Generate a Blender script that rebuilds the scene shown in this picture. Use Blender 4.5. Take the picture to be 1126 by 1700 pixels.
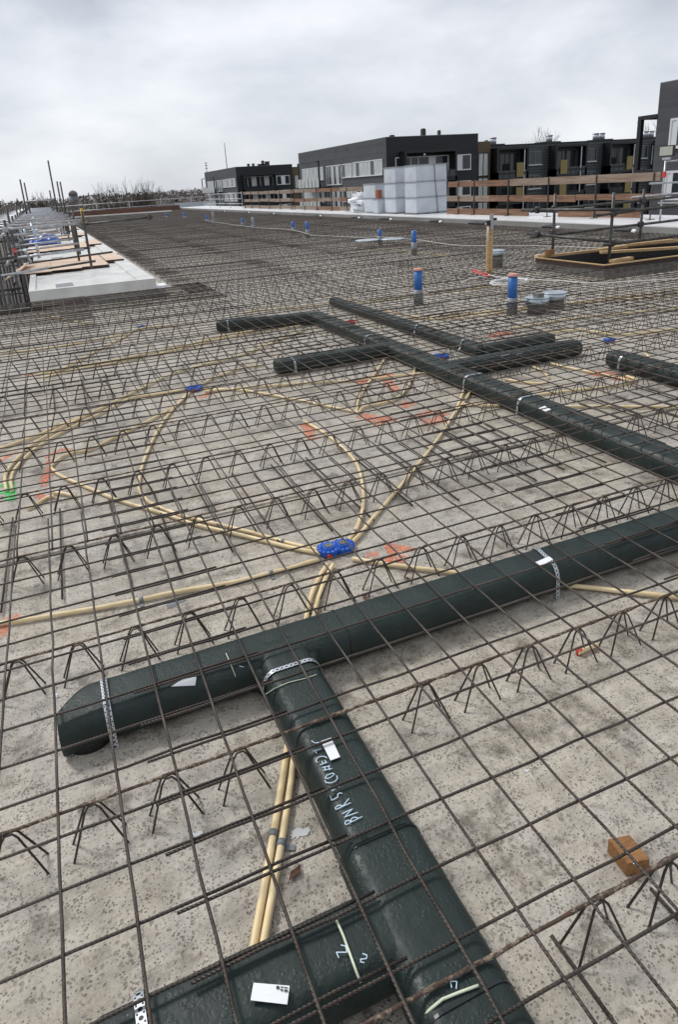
import bpy, bmesh, math, random
from mathutils import Vector, Matrix, noise
R = math.radians
random.seed(7)
for o in list(bpy.data.objects): bpy.data.objects.remove(o)
scene = bpy.context.scene
COL = scene.collection

# ------------------------------------------------------------------ camera
CAM_Z = 1.631
FPX, PX, PY = 1117.46, 551.23, 699.75            # focal length and principal point on a 1126 x 1700 picture
MR = ((0.92150366, -0.38374985, -0.05972486),
      (-0.18011426, -0.28603680, -0.94113857),
      (0.34407828, 0.87801993, -0.33270278))     # rows: picture right, picture down, view direction
cam = bpy.data.cameras.new('camera'); camo = bpy.data.objects.new('camera', cam); COL.objects.link(camo)
rx, dn, fw = Vector(MR[0]), Vector(MR[1]), Vector(MR[2])
m = Matrix((rx, -dn, -fw)).transposed().to_4x4(); m.translation = Vector((0, 0, CAM_Z))
camo.matrix_world = m
cam.sensor_fit = 'VERTICAL'; cam.sensor_height = 36.0; cam.sensor_width = 36.0
cam.lens = 36.0 * FPX / 1700.0
cam.shift_x = (563 - PX) / 1700.0; cam.shift_y = -(850 - PY) / 1700.0
cam.clip_start = 0.05; cam.clip_end = 6000
scene.camera = camo
scene.render.resolution_x = 679; scene.render.resolution_y = 1024

# ------------------------------------------------------------------ world, sun, exposure
SUN_EL, SUN_AZ = 50.0, -32.0                      # azimuth measured from +Y towards +X
world = bpy.data.worlds.new("World"); scene.world = world; world.use_nodes = True
wn, wl = world.node_tree.nodes, world.node_tree.links
wn.clear()
wo = wn.new('ShaderNodeOutputWorld'); bg = wn.new('ShaderNodeBackground'); bg.inputs['Strength'].default_value = 0.10
sky = wn.new('ShaderNodeTexSky'); sky.sky_type = 'NISHITA'; sky.sun_disc = False
sky.sun_elevation = R(SUN_EL); sky.sun_rotation = R(SUN_AZ)
tc = wn.new('ShaderNodeTexCoord')
mp = wn.new('ShaderNodeMapping'); mp.inputs['Scale'].default_value = (1.0, 1.0, 2.5); mp.inputs['Rotation'].default_value = (0.12, -0.10, 0.4)
n1 = wn.new('ShaderNodeTexNoise'); n1.inputs['Scale'].default_value = 2.3; n1.inputs['Detail'].default_value = 7; n1.inputs['Roughness'].default_value = 0.54; n1.inputs['Distortion'].default_value = 0.15
r1 = wn.new('ShaderNodeValToRGB')
e = r1.color_ramp.elements
e[0].position = 0.36; e[0].color = (3.5, 3.75, 4.2, 1)
e[1].position = 0.66; e[1].color = (6.9, 7.05, 7.3, 1)
k = e.new(0.45); k.color = (4.4, 4.65, 5.1, 1)
k = e.new(0.54); k.color = (5.5, 5.7, 6.05, 1)
sep = wn.new('ShaderNodeSeparateXYZ')
mr = wn.new('ShaderNodeMapRange'); mr.inputs['From Min'].default_value = 0.0; mr.inputs['From Max'].default_value = 0.22
mr.inputs['To Min'].default_value = 1.0; mr.inputs['To Max'].default_value = 0.0
mixh = wn.new('ShaderNodeMix'); mixh.data_type = 'RGBA'; mixh.inputs['B'].default_value = (6.0, 6.3, 6.7, 1)
mulh = wn.new('ShaderNodeMath'); mulh.operation = 'MULTIPLY'; mulh.inputs[1].default_value = 0.35
mixs = wn.new('ShaderNodeMix'); mixs.data_type = 'RGBA'; mixs.inputs['Factor'].default_value = 0.93
wl.new(tc.outputs['Generated'], mp.inputs['Vector']); wl.new(mp.outputs[0], n1.inputs['Vector']); wl.new(n1.outputs['Fac'], r1.inputs[0])
wl.new(tc.outputs['Generated'], sep.inputs[0]); wl.new(sep.outputs['Z'], mr.inputs['Value']); wl.new(mr.outputs[0], mulh.inputs[0])
wl.new(mulh.outputs[0], mixh.inputs['Factor']); wl.new(r1.outputs[0], mixh.inputs['A'])
wl.new(sky.outputs[0], mixs.inputs['A']); wl.new(mixh.outputs['Result'], mixs.inputs['B'])
wl.new(mixs.outputs['Result'], bg.inputs['Color']); wl.new(bg.outputs[0], wo.inputs[0])

sun = bpy.data.lights.new('sun', 'SUN'); sun.energy = 1.5; sun.angle = R(13); sun.color = (1.0, 0.97, 0.93)
suno = bpy.data.objects.new('sun', sun); COL.objects.link(suno)
sd = Vector((math.sin(R(SUN_AZ)) * math.cos(R(SUN_EL)), math.cos(R(SUN_AZ)) * math.cos(R(SUN_EL)), math.sin(R(SUN_EL))))
suno.rotation_euler = (-sd).to_track_quat('-Z', 'Y').to_euler(); suno.location = (0, 0, 30)
scene.view_settings.view_transform = 'Standard'; scene.view_settings.look = 'None'
scene.view_settings.exposure = 0.52; scene.view_settings.gamma = 1.0

# ------------------------------------------------------------------ geometry helpers
def ray(px, py):
    a, b = (px - PX) / FPX, (py - PY) / FPX
    return rx * a + dn * b + fw
def at(px, py, z=0.0):                            # survey point of the photo on the horizontal plane z
    v = ray(px, py); t = (z - CAM_Z) / v.z
    return Vector((v.x * t, v.y * t, z))
def inframe(p, mg=60):
    d = Vector(p) - Vector((0, 0, CAM_Z)); c = d.dot(fw)
    if c < 0.05: return False
    x = PX + FPX * d.dot(rx) / c; y = PY + FPX * d.dot(dn) / c
    return -mg < x < 1126 + mg and -mg < y < 1700 + mg

class MB:
    def __init__(s): s.v = []; s.f = []; s.smooth = []
    def add(s, vs, fs, smooth=False):
        b = len(s.v); s.v += [tuple(p) for p in vs]; s.f += [tuple(b + i for i in f) for f in fs]; s.smooth += [smooth] * len(fs)
    def box(s, x0, x1, y0, y1, z0, z1, skew=None):
        vs = [(x0, y0, z0), (x1, y0, z0), (x1, y1, z0), (x0, y1, z0), (x0, y0, z1), (x1, y0, z1), (x1, y1, z1), (x0, y1, z1)]
        s.add(vs, [(3, 2, 1, 0), (4, 5, 6, 7), (0, 1, 5, 4), (1, 2, 6, 5), (2, 3, 7, 6), (3, 0, 4, 7)])
    def obox(s, c, u, v, w):                       # centre and three half-axis vectors
        c, u, v, w = map(Vector, (c, u, v, w)); vs = []
        for k in (-1, 1):
            for a, b in ((-1, -1), (1, -1), (1, 1), (-1, 1)): vs.append(c + u * a + v * b + w * k)
        s.add(vs, [(3, 2, 1, 0), (4, 5, 6, 7), (0, 1, 5, 4), (1, 2, 6, 5), (2, 3, 7, 6), (3, 0, 4, 7)])
    def tube(s, pts, r, n=8, caps=True, smooth=True, rr=None):
        pts = [Vector(p) for p in pts]; L = len(pts); base = len(s.v); up = None
        for i, p in enumerate(pts):
            t = (pts[min(i + 1, L - 1)] - pts[max(i - 1, 0)])
            if t.length < 1e-9: t = Vector((0, 0, 1))
            t.normalize()
            if up is None:
                up = Vector((0, 0, 1)) if abs(t.z) < 0.9 else Vector((1, 0, 0))
            a = t.cross(up)
            if a.length < 1e-4: a = t.cross(Vector((1, 0.3, 0)))
            a.normalize(); b = t.cross(a); up = -b if b.dot(up) < 0 else b
            q = rr[i] if rr else r
            for k in range(n):
                h = 2 * math.pi * k / n
                s.v.append(tuple(p + a * (q * math.cos(h)) + b * (q * math.sin(h))))
        for i in range(L - 1):
            for k in range(n):
                k2 = (k + 1) % n; A = base + i * n
                s.f.append((A + k, A + k2, A + n + k2, A + n + k)); s.smooth.append(smooth)
        if caps:
            s.f.append(tuple(base + k for k in range(n))[::-1]); s.smooth.append(False)
            s.f.append(tuple(base + (L - 1) * n + k for k in range(n))); s.smooth.append(False)
    def cyl(s, c, r, z0, z1, n=20, r2=None, smooth=True):
        s.tube([(c[0], c[1], z0), (c[0], c[1], z1)], r, n, rr=[r, r if r2 is None else r2], smooth=smooth)
    def ribbon(s, pts, w, z=None, th=0.0012, jit=0.0):
        pts = [Vector(p) for p in pts]; b = len(s.v); L = len(pts)
        for i, p in enumerate(pts):
            t = pts[min(i + 1, L - 1)] - pts[max(i - 1, 0)]; t.z = 0
            t.normalize(); nrm = Vector((-t.y, t.x, 0)); q = w / 2 * (1 + random.uniform(-jit, jit))
            q2 = w / 2 * (1 + random.uniform(-jit, jit))
            for a in (p + nrm * q, p - nrm * q2): s.v.append(tuple(a + Vector((0, 0, th)))); s.v.append(tuple(a))
        for i in range(L - 1):
            A = b + 4 * i
            for q in ((0, 2, 6, 4), (1, 5, 7, 3), (0, 4, 5, 1), (2, 3, 7, 6)): s.f.append(tuple(A + k for k in q)); s.smooth.append(False)
    def build(s, name, mat, parent=None, loc=None, recalc=True):
        me = bpy.data.meshes.new(name); me.from_pydata(s.v, [], s.f); me.update()
        me.polygons.foreach_set('use_smooth', s.smooth)
        if recalc and len(s.f) < 60000:
            bm = bmesh.new(); bm.from_mesh(me); bmesh.ops.recalc_face_normals(bm, faces=bm.faces); bm.to_mesh(me); bm.free()
        me.materials.append(mat)
        o = bpy.data.objects.new(name, me); COL.objects.link(o)
        if parent: o.parent = parent
        if loc: o.location = loc
        return o

def tag(o, label=None, cat=None, group=None, kind=None):
    if label: o['label'] = label
    if cat: o['category'] = cat
    if group: o['group'] = group
    if kind: o['kind'] = kind
    return o
def empty(name, label, cat, loc=(0, 0, 0), group=None, rz=0):
    o = bpy.data.objects.new(name, None); COL.objects.link(o); o.location = loc; o.rotation_euler.z = rz
    o.empty_display_size = 0.1
    return tag(o, label, cat, group)
ONES = ['zeroth','first','second','third','fourth','fifth','sixth','seventh','eighth','ninth','tenth','eleventh','twelfth','thirteenth','fourteenth','fifteenth','sixteenth','seventeenth','eighteenth','nineteenth']
TENS = ['', '', 'twent', 'thirt', 'fort', 'fift', 'sixt', 'sevent', 'eight', 'ninet']
def nth(n):
    if n < 20: return ONES[n]
    return TENS[n // 10] + ('ieth' if n % 10 == 0 else 'y ' + ONES[n % 10])

# ------------------------------------------------------------------ materials
def mat(name, col, rough=0.6, metal=0.0, spec=0.5):
    mm = bpy.data.materials.new(name); mm.use_nodes = True
    b = mm.node_tree.nodes['Principled BSDF']
    b.inputs['Base Color'].default_value = (*col, 1); b.inputs['Roughness'].default_value = rough; b.inputs['Metallic'].default_value = metal
    b.inputs['Specular IOR Level'].default_value = spec
    return mm
class NT:
    def __init__(s, mm): s.n = mm.node_tree.nodes; s.l = mm.node_tree.links; s.b = s.n['Principled BSDF']; s.tc = s.n.new('ShaderNodeTexCoord')
    def noise(s, sc, det=4, rough=0.55, vec='Object', dist=0.0, scale3=None):
        t = s.n.new('ShaderNodeTexNoise'); t.inputs['Scale'].default_value = sc; t.inputs['Detail'].default_value = det
        t.inputs['Roughness'].default_value = rough; t.inputs['Distortion'].default_value = dist
        src = s.tc.outputs[vec]
        if scale3:
            mpn = s.n.new('ShaderNodeMapping'); mpn.inputs['Scale'].default_value = scale3; s.l.new(src, mpn.inputs[0]); src = mpn.outputs[0]
        s.l.new(src, t.inputs['Vector']); return t.outputs['Fac']
    def voro(s, sc, feat='F1', rnd=1.0, vec='Object'):
        t = s.n.new('ShaderNodeTexVoronoi'); t.inputs['Scale'].default_value = sc; t.feature = feat; t.inputs['Randomness'].default_value = rnd
        s.l.new(s.tc.outputs[vec], t.inputs['Vector']); return t
    def ramp(s, src, stops):
        t = s.n.new('ShaderNodeValToRGB'); e = t.color_ramp.elements
        e[0].position = stops[0][0]; e[1].position = stops[-1][0]
        def c4(c): return (c, c, c, 1) if isinstance(c, (int, float)) else (*c, 1)
        e[0].color = c4(stops[0][1]); e[1].color = c4(stops[-1][1])
        for p, c in stops[1:-1]: q = e.new(p); q.color = c4(c)
        s.l.new(src, t.inputs[0]); return t.outputs[0]
    def mix(s, f, a, b, mode='MIX'):
        t = s.n.new('ShaderNodeMix'); t.data_type = 'RGBA'; t.blend_type = mode
        for k, v in (('Factor', f), ('A', a), ('B', b)):
            if isinstance(v, (int, float)):
                t.inputs[k].default_value = v if k == 'Factor' else (v, v, v, 1)
            elif isinstance(v, tuple): t.inputs[k].default_value = (*v, 1)
            else: s.l.new(v, t.inputs[k])
        return t.outputs['Result']
    def math(s, op, a, b=0.0):
        t = s.n.new('ShaderNodeMath'); t.operation = op
        for i, v in enumerate((a, b)):
            if isinstance(v, (int, float)): t.inputs[i].default_value = v
            else: s.l.new(v, t.inputs[i])
        return t.outputs[0]
    def bump(s, src, st, dist=0.01, prev=None):
        t = s.n.new('ShaderNodeBump'); t.inputs['Strength'].default_value = st; t.inputs['Distance'].default_value = dist
        s.l.new(src, t.inputs['Height'])
        if prev: s.l.new(prev, t.inputs['Normal'])
        s.l.new(t.outputs[0], s.b.inputs['Normal']); return t.outputs[0]
    def set(s, k, src): s.l.new(src, s.b.inputs[k])

def noisy(name, c1, c2, sc=8, rough=0.6, metal=0.0, bump=0.0, bs=60, stretch=None, r2=None):
    mm = mat(name, c1, rough, metal); t = NT(mm)
    f = t.noise(sc, 5, 0.6, scale3=stretch)
    t.set('Base Color', t.ramp(f, [(0.32, c1), (0.68, c2)]))
    if r2 is not None: t.set('Roughness', t.ramp(t.noise(sc * 1.7, 3), [(0.35, rough), (0.65, r2)]))
    if bump: t.bump(t.noise(bs, 3), bump, 0.003)
    return mm

# concrete deck: pitted, blotchy, damp
M = {}
c = mat('wet_concrete', (0.3, 0.28, 0.25), 0.6); t = NT(c)
wn_ = t.n.new('ShaderNodeTexNoise'); wn_.inputs['Scale'].default_value = 38; wn_.inputs['Detail'].default_value = 3; t.l.new(t.tc.outputs['Object'], wn_.inputs['Vector'])
wsc = t.n.new('ShaderNodeVectorMath'); wsc.operation = 'MULTIPLY_ADD'; wsc.inputs[1].default_value = (0.011, 0.011, 0.011)
t.l.new(wn_.outputs['Color'], wsc.inputs[0]); t.l.new(t.tc.outputs['Object'], wsc.inputs[2])
def wv_(sc):
    q = t.n.new('ShaderNodeTexVoronoi'); q.inputs['Scale'].default_value = sc; t.l.new(wsc.outputs[0], q.inputs['Vector']); return q.outputs['Distance']
big = t.noise(0.9, 5, 0.62, dist=0.4); mid = t.noise(6.5, 7, 0.7); fine = t.noise(90, 4, 0.7)
base = t.ramp(mid, [(0.28, (0.365, 0.312, 0.242)), (0.5, (0.545, 0.487, 0.400)), (0.72, (0.65, 0.60, 0.515))])
base = t.mix(t.ramp(big, [(0.42, 0.0), (0.62, 0.6)]), base, (0.53, 0.50, 0.455))
streak = t.ramp(t.noise(9, 5, 0.6, scale3=(0.35, 3.2, 1)), [(0.50, 0.0), (0.66, 0.30)])
base = t.mix(streak, base, (0.27, 0.24, 0.20))
blot = t.ramp(t.noise(1.6, 6, 0.66, dist=0.8), [(0.54, 0.0), (0.66, 0.40)])
base = t.mix(blot, base, (0.235, 0.20, 0.155))
stain = t.ramp(t.noise(4.2, 8, 0.76), [(0.53, 0.0), (0.63, 0.85)])
base = t.mix(stain, base, (0.165, 0.14, 0.11))
base = t.mix(t.ramp(fine, [(0.30, 0.55), (0.50, 0.0)]), base, (0.20, 0.18, 0.15))
pit1 = t.ramp(t.math('SUBTRACT', wv_(120), t.ramp(t.noise(21, 4), [(0.38, 0.0), (0.66, 0.30)])), [(0.0, 1.0), (0.16, 0.0)])
pit2 = t.ramp(t.math('SUBTRACT', wv_(52), t.ramp(t.noise(11, 4), [(0.42, 0.0), (0.68, 0.24)])), [(0.0, 1.0), (0.20, 0.0)])
pit = t.math('MAXIMUM', pit1, t.math('MULTIPLY', pit2, 0.7))
base = t.mix(t.math('MULTIPLY', pit, 0.72), base, (0.115, 0.10, 0.08))
white = t.ramp(t.noise(7.7, 6, 0.72), [(0.69, 0.0), (0.75, 0.5)])
base = t.mix(white, base, (0.66, 0.65, 0.62))
t.set('Base Color', base)
t.set('Roughness', t.ramp(t.noise(1.3, 5, 0.65), [(0.36, 0.22), (0.6, 0.55)]))
b1 = t.bump(t.noise(24, 7, 0.75), 0.9, 0.010); t.bump(t.math('MULTIPLY', pit, -1.0), 0.6, 0.006, b1)
M['deck'] = c
# reinforcing steel
c = mat('rebar_steel', (0.05, 0.042, 0.036), 0.5, 0.35); t = NT(c)
f = t.noise(14, 5, 0.65, scale3=(1, 1, 1))
t.set('Base Color', t.ramp(f, [(0.3, (0.022, 0.018, 0.016)), (0.55, (0.040, 0.030, 0.024)), (0.66, (0.085, 0.043, 0.026)), (0.76, (0.13, 0.06, 0.032))]))
wv = t.n.new('ShaderNodeTexWave'); wv.wave_type = 'BANDS'; wv.bands_direction = 'DIAGONAL'; wv.inputs['Scale'].default_value = 60; wv.inputs['Distortion'].default_value = 0.5
lf = t.ramp(t.noise(1.1, 5, 0.7, scale3=(1, 3, 1)), [(0.44, 0.0), (0.62, 0.8)])
t.set('Base Color', t.mix(lf, t.b.inputs['Base Color'].links[0].from_socket, (0.115, 0.096, 0.082)))
t.l.new(t.tc.outputs['Object'], wv.inputs['Vector']); t.bump(wv.outputs['Fac'], 0.6, 0.002)
M['bar'] = c
c = mat('rusty_chord', (0.1, 0.06, 0.04), 0.75, 0.1); t = NT(c)
f = t.mix(0.5, t.noise(16, 6, 0.75), t.noise(110, 3, 0.8))
t.set('Base Color', t.ramp(f, [(0.38, (0.50, 0.44, 0.33)), (0.46, (0.20, 0.14, 0.10)), (0.52, (0.07, 0.05, 0.038)), (0.60, (0.10, 0.055, 0.035)), (0.68, (0.20, 0.085, 0.04))]))
t.bump(t.noise(150, 4, 0.8), 1.0, 0.004)
M['chord'] = c
M['wire'] = noisy('lattice_wire', (0.028, 0.024, 0.022), (0.065, 0.048, 0.038), 22, 0.5, 0.3)
# insulated duct foil
c = mat('duct_insulation', (0.03, 0.045, 0.042), 0.34, spec=0.38); t = NT(c)
f = t.noise(6, 5, 0.6)
t.set('Base Color', t.ramp(f, [(0.3, (0.010, 0.019, 0.017)), (0.7, (0.020, 0.034, 0.031))]))
vd = t.voro(105); drops = t.ramp(vd.outputs['Distance'], [(0.0, 1.0), (0.30, 0.85), (0.46, 0.0)])
vd2 = t.voro(48); drops2 = t.ramp(vd2.outputs['Distance'], [(0.0, 1.0), (0.30, 0.4), (0.42, 0.0)])
hh = t.math('MULTIPLY', t.math('MAXIMUM', drops, drops2), t.ramp(t.noise(12, 3), [(0.40, 0.15), (0.60, 1.0)]))
q = t.bump(t.noise(7, 5, 0.6, dist=2.0), 0.30, 0.009); t.bump(hh, 0.65, 0.0016, q)
t.set('Roughness', t.ramp(t.noise(20, 3), [(0.35, 0.42), (0.65, 0.6)]))
M['duct'] = c
M['seam'] = mat('seam_tape', (0.012, 0.018, 0.018), 0.3)
c = mat('conduit_plastic', (0.72, 0.52, 0.26), 0.38); t = NT(c)
t.set('Base Color', t.ramp(t.noise(9, 4, 0.6), [(0.3, (0.76, 0.58, 0.31)), (0.7, (0.88, 0.73, 0.46))])); M['conduit'] = c
M['blue'] = noisy('blue_plastic', (0.006, 0.075, 0.42), (0.015, 0.13, 0.60), 14, 0.38)
M['bluepipe'] = noisy('blue_pipe', (0.008, 0.085, 0.30), (0.014, 0.13, 0.42), 9, 0.42)
M['red'] = mat('red_plastic', (0.6, 0.05, 0.04), 0.4)
M['pink'] = noisy('pink_cap', (0.62, 0.27, 0.22), (0.72, 0.36, 0.30), 20, 0.5)
M['boxdark'] = noisy('socket_grey', (0.10, 0.10, 0.09), (0.22, 0.21, 0.18), 60, 0.6)
c = mat('orange_spray', (0.95, 0.2, 0.07), 0.6); t = NT(c)
t.set('Base Color', t.ramp(t.noise(34, 5, 0.7), [(0.3, (0.75, 0.33, 0.22)), (0.55, (0.95, 0.29, 0.14))]))
t.set('Alpha', t.ramp(t.noise(38, 5, 0.75), [(0.42, 0.0), (0.64, 0.75)])); M['orange'] = c
c = mat('green_spray', (0.1, 0.75, 0.2), 0.6); t = NT(c)
t.set('Alpha', t.ramp(t.noise(38, 5, 0.75), [(0.40, 0.0), (0.60, 0.85)])); M['green'] = c
M['label'] = mat('white_label', (0.80, 0.81, 0.83), 0.6, spec=.3)
M['chalk'] = mat('paint_marker', (0.62, 0.78, 0.90), 0.6)
M['chalky'] = noisy('yellowish_chalk', (0.55, 0.62, 0.45), (0.75, 0.78, 0.60), 30, 0.7)
M['ink'] = mat('label_ink', (0.02, 0.02, 0.02), 0.6)
# perforated galvanised strap (uv: u along, v across)
c = mat('perforated_strap', (0.55, 0.58, 0.62), 0.35, 0.6); t = NT(c)
sx_ = t.n.new('ShaderNodeSeparateXYZ'); t.l.new(t.tc.outputs['UV'], sx_.inputs[0])
fu = t.math('SUBTRACT', t.math('FRACT', t.math('MULTIPLY', sx_.outputs[0], 62)), 0.5)
fv = t.math('SUBTRACT', sx_.outputs[1], 0.5)
d1 = t.math('ADD', t.math('POWER', fu, 2.0), t.math('POWER', t.math('MULTIPLY', fv, 1.1), 2.0))
h1 = t.math('LESS_THAN', d1, 0.075)
fu2 = t.math('SUBTRACT', t.math('FRACT', t.math('ADD', t.math('MULTIPLY', sx_.outputs[0], 62), 0.5)), 0.5)
fv2 = t.math('SUBTRACT', t.math('ABSOLUTE', fv), 0.33)
d2 = t.math('ADD', t.math('POWER', fu2, 2.0), t.math('POWER', t.math('MULTIPLY', fv2, 1.3), 2.0))
h2 = t.math('LESS_THAN', d2, 0.022)
hol = t.math('MAXIMUM', h1, h2)
t.set('Base Color', t.mix(hol, (0.62, 0.66, 0.70), (0.02, 0.02, 0.02))); t.set('Metallic', t.math('SUBTRACT', 0.6, t.math('MULTIPLY', hol, 0.6)))
M['strap'] = c
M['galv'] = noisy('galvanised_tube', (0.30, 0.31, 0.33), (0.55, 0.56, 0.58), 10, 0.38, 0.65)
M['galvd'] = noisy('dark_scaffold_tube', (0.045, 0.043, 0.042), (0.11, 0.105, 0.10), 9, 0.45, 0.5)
M['galvlid'] = noisy('zinc_lid', (0.38, 0.45, 0.50), (0.55, 0.61, 0.66), 6, 0.3, 0.7)
M['pvcgrey'] = noisy('grey_pvc', (0.17, 0.185, 0.20), (0.24, 0.255, 0.27), 9, 0.45)
M['whitecable'] = mat('white_cable', (0.68, 0.68, 0.66), 0.5)
M['yellowtip'] = mat('yellow_paint', (0.55, 0.38, 0.03), 0.5)
M['whiteconc'] = noisy('pale_precast_concrete', (0.55, 0.545, 0.51), (0.74, 0.735, 0.71), 2.5, 0.35, 0, 0.3, 50)
M['greyconc'] = noisy('grey_concrete', (0.26, 0.26, 0.25), (0.40, 0.395, 0.38), 1.5, 0.55, 0, 0.3, 40)
M['kerbface'] = noisy('grey_kerb_concrete', (0.17, 0.17, 0.165), (0.26, 0.258, 0.25), 0.9, 0.55, 0, 0.3, 40)  # darker grey than the ledge top
M['shaft'] = mat('shaded_shaft_wall', (0.03, 0.028, 0.026), 0.8)  # near black: the shade inside the enclosed shaft is put into the colour
M['whitefoil'] = noisy('pale_wet_ledge', (0.55, 0.55, 0.55), (0.75, 0.75, 0.75), 0.8, 0.4)
def woodmat(name, c1, c2, c3, axis=(1, 12, 12), sc=3):
    mm = mat(name, c1, 0.6); t = NT(mm)
    f = t.noise(sc, 6, 0.65, dist=0.6, scale3=axis)
    t.set('Base Color', t.ramp(f, [(0.3, c1), (0.5, c2), (0.7, c3)])); t.bump(f, 0.3, 0.004); return mm
M['ply'] = woodmat('plywood_sheet', (0.52, 0.36, 0.25), (0.66, 0.49, 0.36), (0.74, 0.60, 0.47), (1, 5, 5), 2)
M['timber'] = woodmat('fresh_timber', (0.33, 0.19, 0.08), (0.52, 0.34, 0.16), (0.62, 0.45, 0.25), (2, 14, 14), 3)
M['board'] = woodmat('weathered_board', (0.085, 0.042, 0.022), (0.20, 0.105, 0.058), (0.30, 0.175, 0.11), (8, 0.7, 8), 1.6)
M['boardpale'] = woodmat('pale_weathered_board', (0.14, 0.095, 0.065), (0.25, 0.185, 0.135), (0.33, 0.255, 0.20), (8, 0.7, 8), 1.6)
M['block'] = woodmat('orange_wood', (0.13, 0.055, 0.02), (0.29, 0.135, 0.045), (0.40, 0.21, 0.085), (2, 30, 12), 9)
M['edgewood'] = mat('dark_panel_edge', (0.035, 0.018, 0.012), 0.6)
M['tarp'] = noisy('blue_tarpaulin', (0.01, 0.05, 0.25), (0.02, 0.10, 0.42), 4, 0.35)
M['steelpanel'] = noisy('grey_sheet_steel', (0.50, 0.54, 0.59), (0.62, 0.66, 0.71), 1.2, 0.45, 0.0)
M['steelrib'] = mat('panel_flange', (0.30, 0.32, 0.35), 0.4, 0.3)
M['orangebox'] = mat('orange_brown_box', (0.30, 0.10, 0.05), 0.6)
M['black'] = mat('black_metal', (0.012, 0.012, 0.014), 0.4)
def brick(name, c1, c2, mortar, sc, axis):
    mm = mat(name, c1, 0.7); t = NT(mm)
    bt = t.n.new('ShaderNodeTexBrick'); bt.inputs['Color1'].default_value = (*c1, 1); bt.inputs['Color2'].default_value = (*c2, 1); bt.inputs['Mortar'].default_value = (*mortar, 1)
    bt.inputs['Scale'].default_value = sc; bt.inputs['Mortar Size'].default_value = 0.01
    mpn = t.n.new('ShaderNodeMapping'); mpn.inputs['Rotation'].default_value = axis
    t.l.new(t.tc.outputs['Object'], mpn.inputs[0]); t.l.new(mpn.outputs[0], bt.inputs['Vector'])
    f = t.noise(0.35, 5, 0.6, scale3=(1, 1, 2.5))
    t.set('Base Color', t.mix(t.ramp(f, [(0.3, 0.0), (0.7, 0.5)]), bt.outputs[0], tuple(x * 1.5 for x in c2))); return mm
M['brick_shaded'] = brick('dark_brick_shaded', (0.013, 0.014, 0.017), (0.020, 0.021, 0.025), (0.010, 0.010, 0.012), 2.2, (R(90), 0, 0))
M['brick_lit'] = brick('dark_brick_lit', (0.050, 0.052, 0.060), (0.070, 0.073, 0.082), (0.040, 0.042, 0.047), 2.2, (R(90), 0, R(90)))  # same brick as the front, light on the side faces put into its colour
c = mat('slate_cladding', (0.04, 0.045, 0.05), 0.55); t = NT(c)
wv = t.n.new('ShaderNodeTexWave'); wv.bands_direction = 'Z'; wv.inputs['Scale'].default_value = 0.9; wv.inputs['Distortion'].default_value = 0.2
t.l.new(t.tc.outputs['Object'], wv.inputs['Vector'])
t.set('Base Color', t.ramp(wv.outputs['Fac'], [(0.1, (0.026, 0.031, 0.036)), (0.4, (0.058, 0.066, 0.072)), (0.9, (0.075, 0.083, 0.090))])); M['clad'] = c
M['winframe'] = mat('white_window_frame', (0.72, 0.73, 0.74), 0.45)
M['darkframe'] = mat('black_balcony_frame', (0.010, 0.010, 0.012), 0.45)
M['glass'] = mat('window_glass', (0.030, 0.036, 0.042), 0.08)
c = mat('curtained_window', (0.40, 0.41, 0.40), 0.25); t = NT(c)
t.set('Base Color', t.ramp(t.noise(1.2, 3, scale3=(4, 4, 0.3)), [(0.35, (0.36, 0.39, 0.40)), (0.65, (0.68, 0.69, 0.68))])); M['curtain'] = c
M['brownpanel'] = mat('brown_cladding', (0.11, 0.075, 0.035), 0.6)
M['mustard'] = mat('mustard_panel', (0.26, 0.20, 0.07), 0.6)
M['alu'] = mat('flue_metal', (0.5, 0.52, 0.56), 0.3, 0.6)
M['grass'] = noisy('far_ground', (0.05, 0.055, 0.035), (0.13, 0.12, 0.09), 0.02, 0.9)
M['bark'] = noisy('bare_branches', (0.055, 0.045, 0.036), (0.10, 0.083, 0.06), 3, 0.9)
M['wood_mass'] = noisy('winter_wood', (0.13, 0.105, 0.10), (0.22, 0.185, 0.175), 0.03, 0.95)
M['roofblue'] = noisy('far_roofs', (0.12, 0.14, 0.17), (0.22, 0.24, 0.27), 0.1, 0.7)
M['redrim'] = noisy('brown_edge_form', (0.075, 0.035, 0.025), (0.13, 0.06, 0.04), 0.6, 0.7)
M['leafm'] = mat('dead_leaf', (0.10, 0.04, 0.02), 0.7)
M['lampglass'] = mat('lamp_glass', (0.42, 0.43, 0.38), 0.25)

# ------------------------------------------------------------------ the setting
KX = 12.75                                        # kerb face
HOLE = (7.92, 12.3, 8.22, 9.62)                   # stairwell opening x0 x1 y0 y1
joints = [0.30 + 2.95 * k for k in range(-1, 25)]
ys = []
for j in joints: ys += [(j - 0.013, 0), (j, -0.03), (j + 0.013, 0)]
for y in (-3, 11.7, HOLE[2], HOLE[3], 70.5): ys.append((y, 0))
ys = sorted(set(ys)); ys = [p for p in ys if -3 <= p[0] <= 70.5]
d = MB()
for (ya, za), (yb, zb) in zip(ys[:-1], ys[1:]):
    xl = -2.6 if yb <= 11.7 else 1.78
    spans = [(xl, KX)]
    if ya >= HOLE[2] - 1e-6 and yb <= HOLE[3] + 1e-6: spans = [(xl, HOLE[0]), (HOLE[1], KX)]
    for a, b in spans: d.add([(a, ya, za), (b, ya, za), (b, yb, zb), (a, yb, zb)], [(0, 1, 2, 3)])
tag(d.build('deck', M['deck']), kind='structure')
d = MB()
x0, x1, y0, y1 = HOLE
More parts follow.
